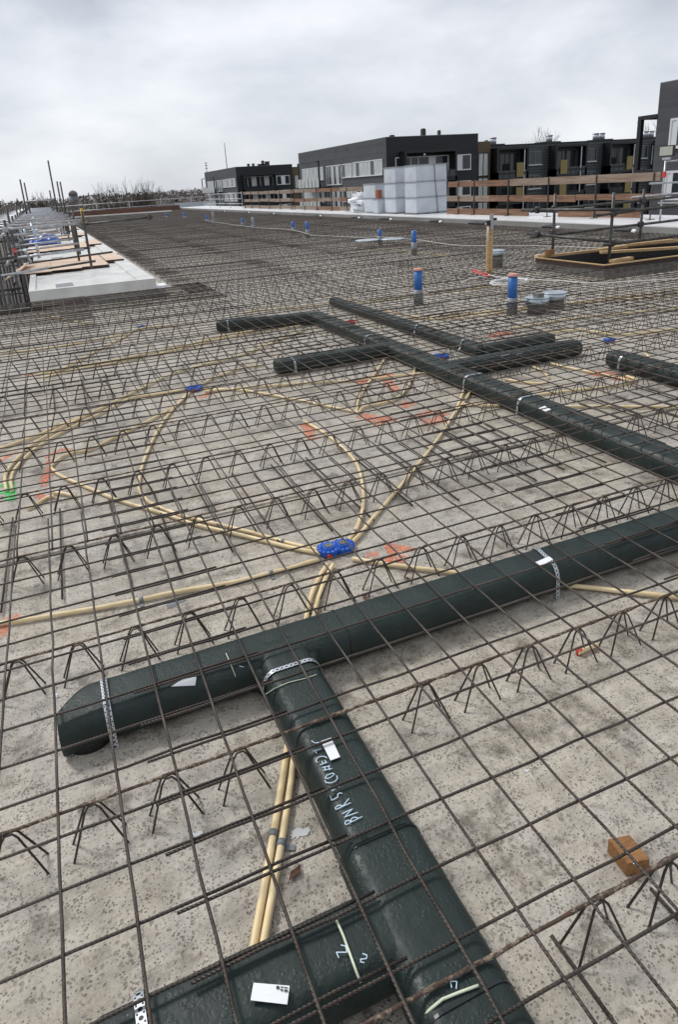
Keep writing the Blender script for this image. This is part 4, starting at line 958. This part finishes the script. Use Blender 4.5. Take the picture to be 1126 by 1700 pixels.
# ------------------------------------------------------------------ balcony slabs, plywood and edge scaffold
PIT = 6.35
for i in range(7):
    y0 = 11.86 + PIT * i; dx = 0.03 * (i % 2)
    root = empty('balcony_slab', ['nearest', 'second', 'third', 'fourth', 'fifth', 'sixth', 'seventh'][i] + ' pale precast balcony slab along the left deck edge', 'balcony slab', (-.40 + dx, y0, 0), 'precast balcony slabs')
    L = 5.7; W = 2.0
    b = MB(); b.box(.02, W + .14, .02, L, .004, .115); b.build('base_slab', M['whiteconc'], root)
    b = MB(); o0, o1, i0, i1 = .115, .30, .255, .30
    b.box(0, W, 0, .10, .117, .30); b.box(W - .28, W, .10, L, .117, .30); b.box(0, .10, .10, L, .117, .30); b.box(.10, W - .28, L - .1, L, .117, .30)
    b.box(.10, W - .28, .10, L - .1, .117, .262); b.build('raised_rim', M['whiteconc'], root)
    b = MB(); b.box(.42, .70, .5, 1.0, .262, .268); b.build('cast_box', M['pvcgrey'], root)
    if i == 0:
        b = MB(); b.box(.55, .90, -.03, .018, .02, .10); b.build('sleeve', M['pvcgrey'], root)
        b = MB(); b.box(W + .02, W + .2, .15, .5, .117, .15); b.build('corner_pad', M['label'], root)
    for j, (xa, xb) in enumerate([(-.16, .405), (.41, .985), (.99, 1.53), (1.55, 1.93)]):
        if i > 4: continue
        ya, yb = 2.85 + (.15 * j), 5.6 + .2 * j
        if j == 3: ya, yb = 4.1, 6.5
        if j == 2: ya += .05
        b = MB(); z = .305 + .012 * (j == 3); b.box(-.40 + dx + xa, -.40 + dx + xb, y0 + ya, y0 + yb, z, z + .02)
        pr = b.build('plywood_sheet', M['ply']); tag(pr, '%s plywood sheet from the left on the %s balcony slab' % (nth(j + 1), ['nearest', 'second', 'third', 'fourth', 'fifth'][i]), 'plywood', 'plywood sheets on the balcony slabs')
        b = MB(); b.box(-.40 + dx + xa, -.40 + dx + xb, y0 + ya - .016, y0 + ya - .001, z - .035 * (ya > 3), z + .018); b.build('sheet_edge', M['edgewood'], pr)
for a, b_, lab in (((-.5, 17.0, .345), (1.35, 16.4, .47), 'dark steel tube lying across the near plywood, further one'), ((-.49, 14.9, .345), (.85, 14.6, .45), 'dark steel tube lying across the near plywood, nearer one')):
    b = MB(); b.tube([a, b_], .022, 8); tag(b.build('loose_tube', M['galvd']), lab, 'steel tube')
b = MB(); b.obox((-.62, 15.6, .34), (.16, .02, .08), (.1, .9, .02), (0, 0, .012)); tag(b.build('tilted_sheet', M['ply']), 'tilted plywood sheet hanging over the outer edge of the near balcony slab', 'plywood')
b = MB(); b.box(-1.5, -.42, 11.9, 12.0, -.14, .03); tag(b.build('toe_board', M['edgewood']), 'dark toe board left of the nearest balcony slab', 'board')
b = MB(); b.box(-1.45, -.42, 11.86, 12.02, .032, .042); tag(b.build('board_capping', M['galv']), 'thin pale strip on top of the dark toe board', 'strip')
# tarpaulin
b = MB(); N = 16; vs = []; fs = []
for i in range(N + 1):
    for j in range(N + 1):
        u, v = i / N, j / N; env = (math.sin(math.pi * u) * math.sin(math.pi * v)) ** .5 if 0 < u < 1 and 0 < v < 1 else 0
        vs.append((-.55 + u * 1.0, 24.3 + v * 1.5, .33 + env * (.34 + .16 * noise.noise((u * 5, v * 5, 0))) + .02 * noise.noise((u * 20, v * 20, 3))))
for i in range(N):
    for j in range(N): a = i * (N + 1) + j; fs.append((a, a + N + 1, a + N + 2, a + 1))
b.add(vs, fs, False); o = b.build('tarpaulin', M['tarp']); tag(o, 'crumpled blue tarpaulin bundle on the balcony slabs', 'tarpaulin'); sm = o.modifiers.new('t', 'SOLIDIFY'); sm.thickness = .01

SCF = {}
def scaffold(idx, ya, yb, lab):
    root = empty('edge_scaffold', lab, 'scaffold', (-.7, ya, 0), 'scaffold towers along the left deck edge')
    O = (-.7, ya, 0); y = ya; q = 0; rnd = random.Random(idx)
    def t_(n_, a, b_, m_='galv', r=.0242): T(n_, a, b_, m_, r, root, O)
    while y < yb - .1:
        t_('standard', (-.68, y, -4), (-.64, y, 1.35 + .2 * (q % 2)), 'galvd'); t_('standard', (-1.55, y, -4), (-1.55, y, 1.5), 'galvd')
        if q % 2 == 0: t_('standard', (.74, y, .33), (.74, y, 1.42), 'galvd')
        t_('transom', (-1.7, y + .03, 1.19), (.80, y + .03, 1.20), 'galv'); t_('transom', (-.78, y - .04, .66), (.66, y - .04, .72), 'galv')
        if q % 2: t_('transom', (-1.8, y + .5, .95), (.3, y + .5, 1.0), 'galv')
        cpl((-.66, y, 1.19), 'galv', root, O); cpl((-.66, y - .02, .67), 'red' if q % 2 else 'galv', root, O)
        for k in range(3):
            xx = rnd.uniform(-1.6, -.1); zz = rnd.uniform(.3, 1.15); t_('short_tube', (xx, y + rnd.uniform(-.3, .3), zz - .12), (xx + rnd.uniform(-.05, .05), y + rnd.uniform(-.3, .3), zz + .14), 'galvlid', .03)
        cpl((rnd.uniform(-1.4, -.3), y + .1, rnd.uniform(.5, 1.15)), 'red' if q % 3 == 1 else 'black', root, O)
        q += 1; y += 2.1
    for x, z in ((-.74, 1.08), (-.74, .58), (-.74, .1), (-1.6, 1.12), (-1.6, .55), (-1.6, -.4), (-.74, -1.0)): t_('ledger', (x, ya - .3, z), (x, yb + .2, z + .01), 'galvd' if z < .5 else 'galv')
    t_('brace', (-1.58, ya, -1.8), (-1.58, yb, 1.0), 'galvd')
    if idx == 1:
        for k in range(9):
            yy = ya - 2.2 + .95 * k; xx = -.75 - .12 * (k % 4); t_('standard', (xx, yy, -4), (xx + .03, yy, .3 + .45 * (k % 3)), 'galvd')
            if k % 2: t_('transom', (-1.9, yy, .05 + .16 * k), (-.55, yy + .1, .07 + .16 * k), 'galvd')
    for z in (-2.0, -.75):
        b = MB(); b.box(-.85, -.03, 0, yb - ya, z - .02, z + .02); b.build('walkway_deck', M['edgewood'], root)
    return root
s1 = scaffold(1, 14.3, 20.6, 'nearest galvanised scaffold section left of the balcony slabs')
b = MB(); b.tube([(1.44, 0.01, 1.18), (1.44, 0.01, 1.47)], .03, 10); b.build('post_tip', M['yellowtip'], s1); T('transom', (.7, 14.31, 1.17), (2.05, 14.31, 1.22), 'galvd', .022, s1, (-.7, 14.3, 0)); cpl((1.98, 14.31, 1.22), 'galvd', s1, (-.7, 14.3, 0))
b = MB(); b.tube([(-.22, -1.2, 1.0), (-.22, -1.2, 1.4)], .03, 8); b.build('post_tip', M['yellowtip'], s1); T('standard', (-.92, 13.1, -4), (-.92, 13.1, 1.0), 'galvd', .0242, s1, (-.7, 14.3, 0))
T('transom', (-1.6, 13.1, .42), (-.05, 13.4, .50), 'galv', .024, s1, (-.7, 14.3, 0)); T('transom', (-1.6, 12.6, .75), (-.5, 12.9, .78), 'galvd', .024, s1, (-.7, 14.3, 0))
T('standard', (.62, 16.63, .33), (.62, 16.63, 1.12), 'galvd', .0242, s1, (-.7, 14.3, 0))
scaffold(2, 21.0, 30.0, 'second galvanised scaffold section left of the balcony slabs'); scaffold(3, 31.0, 44.0, 'third galvanised scaffold section left of the balcony slabs'); scaffold(4, 45.0, 60.0, 'furthest galvanised scaffold section left of the balcony slabs')
for (x, y, z1, lx, lab) in [(.64, 30, 3.13, .0, 'tallest thin scaffold pole against the sky'), (-.49, 30, 2.5, 0, 'leftmost thin scaffold pole against the sky'), (.85, 31, 2.38, 0, 'thin scaffold pole, left one of the close pair right of the tallest'), (.97, 31, 2.36, 0, 'thin scaffold pole, right one of the close pair right of the tallest'), (-.40, 33, 2.45, 0, 'thin scaffold pole just right of the leftmost one'), (.56, 34, 2.1, 0, 'short thin scaffold pole left of the tallest')]:
    b = MB(); b.tube([(x, y, .3), (x, y, z1)], .03, 8); tag(b.build('scaffold_pole', M['galvd']), lab, 'scaffold pole', 'upright scaffold poles rising above the left edge')
b = MB(); b.tube([(-.45, 30.2, 1.68), (.66, 30.2, 1.72)], .03, 8); tag(b.build('cross_tube', M['galv']), 'pale level tube joining the tall scaffold poles', 'steel tube')

# ------------------------------------------------------------------ buildings
def wbox(name, m_, parent, *a):
    b = MB(); b.box(*a); return b.build(name, M[m_], parent)
def window(parent, axis, c_, u0, u1, z0, z1, panes, frame='winframe', fw_=.10):
    """axis 'x': wall facing -X at x=c_, u runs along Y; axis 'y': wall facing -Y at y=c_, u runs along X. panes: (a, b, material) in 0..1"""
    def bx(b, ua, ub, za, zb, d0, d1):
        if axis == 'x': b.box(c_ - d1, c_ - d0, ua, ub, za, zb)
        else: b.box(ua, ub, c_ - d1, c_ - d0, za, zb)
    b = MB(); w = u1 - u0
    bx(b, u0, u1, z1 - fw_, z1, 0.003, .08); bx(b, u0, u1, z0, z0 + fw_ * 1.3, 0.003, .12)
    cuts = sorted(set([0.0] + [p[0] for p in panes] + [p[1] for p in panes] + [1.0]))
    for q in cuts:
        a = u0 + w * q; a0 = max(u0, a - fw_ / 2) if 0 < q < 1 else (u0 if q == 0 else u1 - fw_); bx(b, a0, a0 + fw_, z0 + fw_ * 1.3, z1 - fw_, .003, .08)
    f = b.build('window', M[frame], parent)
    for a, b_, mm in panes:
        g = MB(); bx(g, u0 + w * a + fw_ * .4, u0 + w * b_ - fw_ * .4, z0 + fw_ * 1.31, z1 - fw_ * 1.01, .004, .045); g.build('pane', M[mm], f)
    return f
def P_(n, pat): return [(i / n, (i + 1) / n, {'g': 'glass', 'c': 'curtain', 'w': 'winframe'}[pat[i % len(pat)]]) for i in range(n)]
def portal(parent, x0, x1, y0, yd, z0, z1, t_=.25, rail=True):
    """black box-shaped balcony surround standing out from a wall facing -Y"""
    b = MB(); b.box(x0, x0 + t_, y0 - yd, y0 - .003, z0, z1); b.box(x1 - t_, x1, y0 - yd, y0 - .003, z0, z1); b.box(x0 + t_, x1 - t_, y0 - yd, y0 - .003, z1 - t_, z1); b.box(x0 + t_, x1 - t_, y0 - yd, y0 - .003, z0, z0 + t_)
    f = b.build('balcony', M['darkframe'], parent)
    if rail:
        g = MB(); g.box(x0 + t_, x1 - t_, y0 - yd + .03, y0 - yd + .06, z0 + t_, z0 + 1.2); g.build('balustrade', M['glass'], f)
        n = max(2, int((x1 - x0) / .9))
        for k in range(1, n): g = MB(); g.box(x0 + (x1 - x0) * k / n - .02, x0 + (x1 - x0) * k / n + .02, y0 - yd - .01, y0 - yd + .025, z0 + t_, z0 + 1.25); g.build('rail_post', M['darkframe'], f)
    return f
def block(name, lab, x0, x1, y0, y1, zt, lowers=True):
    root = empty(name, lab, 'building', (0, 0, 0), 'dark apartment blocks across the street')
    # thin side skin: own brick course, same brick coloured paler as the lit face
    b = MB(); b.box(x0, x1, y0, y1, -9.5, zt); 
    b.build('wall', M['brick_shaded'], root)
    b = MB(); b.box(x0 - .05, x0 - .003, y0 - .003, y1, -9.5, zt); b.build('side_wall', M['brick_lit'], root)
    b = MB(); b.box(x0 - .06, x1 + .03, y0 - .03, y1, zt, zt + .06); b.build('roof_trim', M['pvcgrey'], root)
    return root
B = block('apartment_block', 'long black brick apartment block in the middle with a pale window band on its side', 38, 50.45, 74.4, 103.9, 6.22)
def leftside(root, x, ybase, s=1.0, z=0.0):
    window(root, 'x', x - .05, ybase + 1.0, ybase + 9.5, 2.2 + z, 4.0 + z, P_(8, 'ccgcccgc'))
    window(root, 'x', x - .05, ybase + 9.8, ybase + 12.8, 2.2 + z, 3.95 + z, P_(3, 'ccg')); window(root, 'x', x - .05, ybase + 13.2, ybase + 18.4, 1.4 + z, 3.95 + z, P_(6, 'gcgcgg'))
    window(root, 'x', x - .05, ybase + 19.6, ybase + 28.2, 2.15 + z, 3.95 + z, P_(6, 'cccccc'))
leftside(B, 38, 74.4); leftside(B, 38, 74.4, z=-3.0); leftside(B, 38, 74.4, z=-6.0)
def sidebalcony(root, x, ya, yb, z):
    b = MB(); b.box(x - 1.9, x - .055, ya, yb, z - .12, z)
    for y in (ya, (ya + yb) / 2, yb - .25): b.box(x - 1.9, x - 1.72, y, y + .25, z, z + 3.45 if y != (ya + yb) / 2 else z + 1.2)
    b.box(x - 1.9, x - 1.72, ya, yb, z + 3.3, z + 3.45); f = b.build('balcony', M['darkframe'], root)
    n = 6; g = MB()
    for k in range(n): g.box(x - 1.94, x - 1.91, ya + (yb - ya) * k / n + .12, ya + (yb - ya) * (k + 1) / n - .12, z + .05, z + 1.25)
    g.build('glass_panel', M['curtain'], f)
for z in (1.2, -1.8, -4.8): sidebalcony(B, 38, 91.2, 99.6, z)
for z in (0, -3.0, -6.0):
    window(B, 'y', 74.4, 39.1, 46.3, 2.2 + z if z else 2.2, 4.03 + z, [(0, .08, 'glass'), (.08, .16, 'winframe'), (.16, .28, 'glass'), (.28, .42, 'glass'), (.42, .62, 'glass'), (.62, .74, 'winframe'), (.74, .98, 'glass')])
    window(B, 'y', 74.4, 46.8, 49.42, 2.2 + z, 4.0 + z, [(0, .22, 'glass'), (.22, .52, 'winframe'), (.52, 1, 'glass')])
    portal(B, 39.6, 46.55, 74.4, 1.5, 1.15 + z, 4.62 + z)
b = MB(); b.cyl((42.3, 73.2), .13, 4.05, 4.3, 14); b.build('wall_lamp', M['label'], B)
for (x, y, w_, h_) in ((44.0, 76, .30, .80), (46.15, 76, .13, .55), (39.8, 76, .35, .22)):
    b = MB(); b.box(x - w_, x + w_ * .5, y, y + .5, 6.281, 6.28 + h_); b.box(x - w_ * .8, x + w_ * .3, y + .05, y + .45, 6.281 + h_, 6.31 + h_ + .04); b.build('roof_vent', M['black'], B)
A1 = empty('brown_annex', 'narrow brown clad annex right of the middle black block', 'building', (0, 0, 0))
wbox('wall', 'brownpanel', A1, 50.5, 55.2, 78.6, 86, -9.5, 5.55); [window(A1, 'y', 78.6, 53.3, 54.9, z, z + 2.9, P_(2, 'cc'), 'darkframe') for z in (1.3, -1.7, -4.7)]
C_ = block('apartment_block', 'farthest dark apartment block on the left with side wall coloured paler as lit', 40.2, 53.0, 149.5, 180, 6.15)
leftside(C_, 40.2, 149.5); leftside(C_, 40.2, 149.5, z=-3.0)
for z in (1.2, -1.8): sidebalcony(C_, 40.2, 163, 176, z)
for z in (0, -3, -6):
    window(C_, 'y', 149.5, 41.6, 48.3, 1.9 + z, 4.1 + z, P_(7, 'ggcggcg')); window(C_, 'y', 149.5, 48.7, 52.2, 2.05 + z, 3.95 + z, [(0, .15, 'winframe'), (.15, .45, 'glass'), (.45, .68, 'winframe'), (.68, 1, 'glass')]); portal(C_, 41.3, 48.6, 149.5, 1.6, .9 + z, 4.5 + z)
for (x, w_, h_) in ((43.9, .2, .5), (45.0, .2, .5), (46.9, .8, .35), (47.2, .2, 1.0), (48.2, .45, .8)):
    b = MB(); b.box(x - w_, x + w_, 152, 152.8, 6.211, 6.21 + h_); b.box(x - w_ * 1.15, x + w_ * 1.15, 151.9, 152.9, 6.212 + h_, 6.29 + h_); b.build('roof_vent', M['black'], C_)
A2 = empty('brown_annex', 'narrow brown annex between the far and the middle dark blocks', 'building', (0, 0, 0))
wbox('wall', 'brownpanel', A2, 53.05, 58, 150, 158, -9.5, 5.6); window(A2, 'y', 150, 53.5, 55.5, 1.0, 3.9, P_(2, 'cc'), 'darkframe')
# terrace of houses behind
H_ = empty('terraced_row', 'row of dark slate clad houses with black boxed balconies behind the fence', 'building', (0, 0, 0))
wbox('wall', 'clad', H_, 55.25, 100, 79.0, 90, -9.5, 5.0); wbox('roof_trim', 'black', H_, 55.25, 100, 78.9, 90, 5.003, 5.07)
for k in range(4):
    x0 = 55.5 + 9.35 * k
    for z in (0, -3.05, -6.1):
        pr = portal(H_, x0, x0 + 5.0 + .4 * (k > 0), 79.0, 1.5, .65 + z, 4.68 + z, .28)
        window(H_, 'y', 79.0, x0 + .7, x0 + 4.5, 1.2 + z, 4.0 + z, P_(5, 'ggggg'), 'darkframe'); window(H_, 'y', 79.0, x0 + 5.3 + .3 * (k > 0), x0 + 8.1 + .2 * (k > 0), 2.4 + z, 4.12 + z, [(0, .33, 'glass'), (.33, .66, 'glass'), (.66, 1, 'glass')], 'pvcgrey', .07)
        b = MB(); b.box(x0 + 5.2, x0 + 8.3, 78.80, 78.90, 2.30 + z, 2.40 + z); b.build('window_sill', M['winframe'], H_)
        b = MB(); xx = x0 + (3.0 if k != 1 else .8); b.box(xx, xx + 1.1, 77.35, 77.42, 1.0 + z, 2.75 + z); b.build('mustard_screen', M['mustard'], H_)
        b = MB(); b.box(x0 + 4.1, x0 + 4.22, 77.3, 77.42, 1.6 + z, 4.3 + z); b.build('downpipe', M['alu'], H_)
    b = MB(); b.box(x0 + .7, x0 + 3.7, 81, 83, 5.071, 5.30); f = b.build('roof_plinth', M['black'], H_)
    for dx in ((1.3, 2.4) if k != 1 else (2.4,)):
        b = MB(); b.cyl((x0 + dx + .1, 82), .42 if k or dx > 2 else .25, 5.301, 6.05 if k or dx > 2 else 5.8, 16); b.cyl((x0 + dx + .1, 82), .47 if k or dx > 2 else .3, 6.051 if k or dx > 2 else 5.801, 6.16 if k or dx > 2 else 5.86, 16); b.build('flue', M['alu'], f)
window(H_, 'y', 79.0, 81.2 + 2.0, 84.5 + 1.5, 1.3, 4.2, P_(2, 'cc'), 'darkframe')
D_ = block('apartment_block', 'tall black brick block cut by the right edge with a white framed window', 36.6, 52, 8, 34.45, 6.19)
for z in (0, -3.0, -6):
    window(D_, 'x', 36.55, 30.4, 33.35, 2.38 + z, 4.12 + z, [(0, .5, 'glass'), (.5, .82, 'glass'), (.82, 1, 'winframe')], fw_=.13); window(D_, 'x', 36.55, 24, 28.5, 2.38 + z, 4.12 + z, P_(3, 'gcg'))
b = MB(); b.box(36.5, 36.75, 35.65, 35.95, -9.5, 4.5); b.box(36.5, 36.75, 34.46, 35.65, 4.28, 4.5); b.box(38.5, 38.75, 35.65, 35.95, -9.5, 4.5); b.box(36.75, 38.5, 35.65, 35.95, 4.28, 4.5)
for z in (1.2, -1.8, -4.8): b.box(36.5, 38.75, 34.46, 35.65, z - .2, z + .05)
b.build('balcony_frame', M['darkframe'], D_)

# ------------------------------------------------------------------ trees, masts and the far town
def tree(x, y, h, lab, seed, spread=.5, fan=False, thin=1.0):
    rnd = random.Random(seed); root = empty('bare_tree', lab, 'tree', (x, y, -9.5), 'leafless winter trees')
    tr = MB(); cr = MB()
    def grow(mb, p, d_, L, r, lev):
        n = 3; pts = [p]; rr = [r]
        for i in range(n):
            d_ = (d_ + Vector((rnd.uniform(-.14, .14), rnd.uniform(-.14, .14), rnd.uniform(-.02, .12)))).normalized(); p = p + d_ * (L / n); pts.append(p); rr.append(r * (1 - .4 * (i + 1) / n))
        mb.tube(pts, r, 5 if lev < 2 else 3, rr=rr, caps=False)
        if lev >= 5: return
        L *= 1.0
        for k in range(rnd.choice((3, 4)) if lev < 4 else 3):
            a = rnd.uniform(0, 2 * math.pi); s = spread * rnd.uniform(.6, 1.3)
            nd = (d_ + Vector((math.cos(a) * s, math.sin(a) * s, rnd.uniform(-.05, .25)))).normalized()
            q = pts[rnd.choice((1, 2, 3, 3))]
            grow(cr, q, nd, L * rnd.uniform(.58, .80), max(.022 * thin, r * .52), lev + 1)
    if fan:
        for k in range(16): xx = rnd.uniform(-2.8, 2.8); grow(tr, Vector((xx, rnd.uniform(-1, 1), 0)), Vector((xx * .05 + rnd.uniform(-.1, .1), 0, 1)).normalized(), h * .30, .13, 1)
    else: grow(tr, Vector((0, 0, 0)), Vector((0, 0, 1)), h * .27, .30, 0)
    tr.build('trunk', M['bark'], root, recalc=False); cr.build('crown', M['bark'], root, recalc=False)
def hyx(px, Y):                                   # x of the picture column at distance Y near the horizon
    v = ray(px, 318); return v.x * Y / v.y
tree(hyx(214, 150), 150, 16.8, 'broad leafless tree with upright branches left of the far block', 5, .34, True, .8)
tree(hyx(53, 160), 160, 17.0, 'rounded leafless tree behind the leftmost scaffold poles', 8, .55, thin=1.5); tree(hyx(63, 165), 168, 16.0, 'smaller leafless tree just right of the rounded one', 18, .6, thin=1.5)
tree(hyx(906, 118) , 118, 23.0, 'leafless tree top showing over the terraced roofs', 12, .5, thin=1.0); tree(hyx(886, 125), 125, 21.0, 'low leafless tree top just left of the one over the terraced roofs', 13, .5)
tree(hyx(1084, 105), 105, 22.5, 'leafless tree top seen through the black balcony frame', 14, .4, thin=1.0)
# tree belt: one far wood
rnd = random.Random(4); b = MB()
def hw(X, Y): return 11.4 + 1.6 * noise.noise((X * .012, Y * .01, 0)) + 1.6 * noise.noise((X * .06, 0, 4)) + 1.0 * noise.noise((X * .25, Y * .1, 7)) + (Y - 260) * .004
for k in range(36000):
    Y = rnd.uniform(260, 520); X = rnd.uniform(-70, 400) * Y / 400; h_ = hw(X, Y)
    z = -9.5 + h_ * (.1 + .92 * rnd.random() ** .75); s_ = rnd.uniform(.15, .5)
    p = Vector((X, Y, z)); vs = [p + Vector((rnd.gauss(0, s_), rnd.gauss(0, s_), rnd.gauss(0, s_))) for _ in range(4)]
    b.add(vs, [(0, 1, 2), (0, 2, 3), (1, 3, 2)])
for k in range(12000):                              # bare twigs along the top of the wood
    Y = rnd.uniform(260, 440); X = rnd.uniform(-70, 400) * Y / 400
    p = Vector((X, Y, -9.5 + hw(X, Y) * rnd.uniform(.8, .99))); q = p + Vector((rnd.gauss(0, .5), 0, rnd.uniform(.3, 1.1))); w_ = Vector((.05, 0, 0)); b.add([p - w_, p + w_, q], [(0, 1, 2)])
tag(b.build('far_wood', M['wood_mass'], recalc=False), 'far off belt of brown winter woodland along the horizon', 'woodland', kind='stuff')
# far houses
for i, (px, Y, w_, h_) in enumerate([(262, 215, 9, 6.4), (282, 230, 8, 6.8), (300, 205, 9, 6.3), (316, 240, 10, 7.2), (331, 215, 7, 6.6), (20, 230, 10, 6.5)]):
    X = hyx(px, Y); root = empty('far_house', 'small far off house, %s' % ['leftmost of five between broad tree and far block', 'second of five between broad tree and far block', 'middle of five between broad tree and far block', 'fourth of five between broad tree and far block', 'the one nearest the far block', 'at the far left behind the scaffold'][i], 'house', (X, Y, -9.5), 'far off houses')
    b = MB(); b.box(-w_ / 2, w_ / 2, 0, 8, 0, h_ - 1.8); b.build('wall', M['greyconc'], root)
    b = MB(); b.add([(-w_ / 2 - .3, -.4, h_ - 1.8), (w_ / 2 + .3, -.4, h_ - 1.8), (w_ / 2 + .3, 8.4, h_ - 1.8), (-w_ / 2 - .3, 8.4, h_ - 1.8), (-w_ / 2 - .3, 4, h_ + .8), (w_ / 2 + .3, 4, h_ + .8)], [(0, 1, 5, 4), (2, 3, 4, 5), (0, 4, 3), (1, 2, 5), (0, 3, 2, 1)]); b.build('roof', M['roofblue'], root)
    b = MB(); [b.box(-w_ / 2 + .8 + k * 2.4, -w_ / 2 + 2.0 + k * 2.4, -.06, -.003, 1.2, 2.6) for k in range(int(w_ / 2.4))]; b.build('window', M['glass'], root)
X = hyx(120, 420); root = empty('domed_tower', 'distant domed tower poking above the woodland', 'tower', (X, 420, -9.5)); b = MB(); b.cyl((0, 0), 2.3, 0, 13.6, 16); b.build('shaft', M['roofblue'], root)
b = MB(); b.tube([(0, 0, 13.6), (0, 0, 14.8), (0, 0, 15.7), (0, 0, 16.2)], 1, 16, rr=[2.5, 2.3, 1.5, .3]); b.build('dome', M['wood_mass'], root)
X = hyx(25, 420); root = empty('church_spire', 'small pointed spire on the far left horizon', 'tower', (X, 420, -9.5)); b = MB(); b.cyl((0, 0), 1.0, 0, 10.5, 8); b.build('shaft', M['roofblue'], root); b = MB(); b.tube([(0, 0, 10.5), (0, 0, 14.0)], 1, 8, rr=[1.2, .1]); b.build('spire', M['wood_mass'], root)
def mast(px, Y, z1, r, lab, arms):
    v = ray(px, 300); X = v.x * Y / v.y; root = empty('radio_mast', lab, 'mast', (X, Y, -9.5), 'thin masts on the horizon'); b = MB(); b.tube([(0, 0, 0), (0, 0, z1 + 9.5)], r, 5, rr=[r * 1.3, r * .6]); b.build('pole', M['galvd'], root)
    for k in range(arms): b = MB(); b.tube([(-.45, 0, z1 + 9.3 - k * .8), (.45, 0, z1 + 9.3 - k * .8)], r * .7, 4); b.build('antenna_arm', M['galvd'], root)
mast(379, 300, 20.5, .22, 'tall plain thin mast above the farthest block', 0); mast(345, 230, 10.5, .14, 'short mast with small arms left of the farthest block', 3)
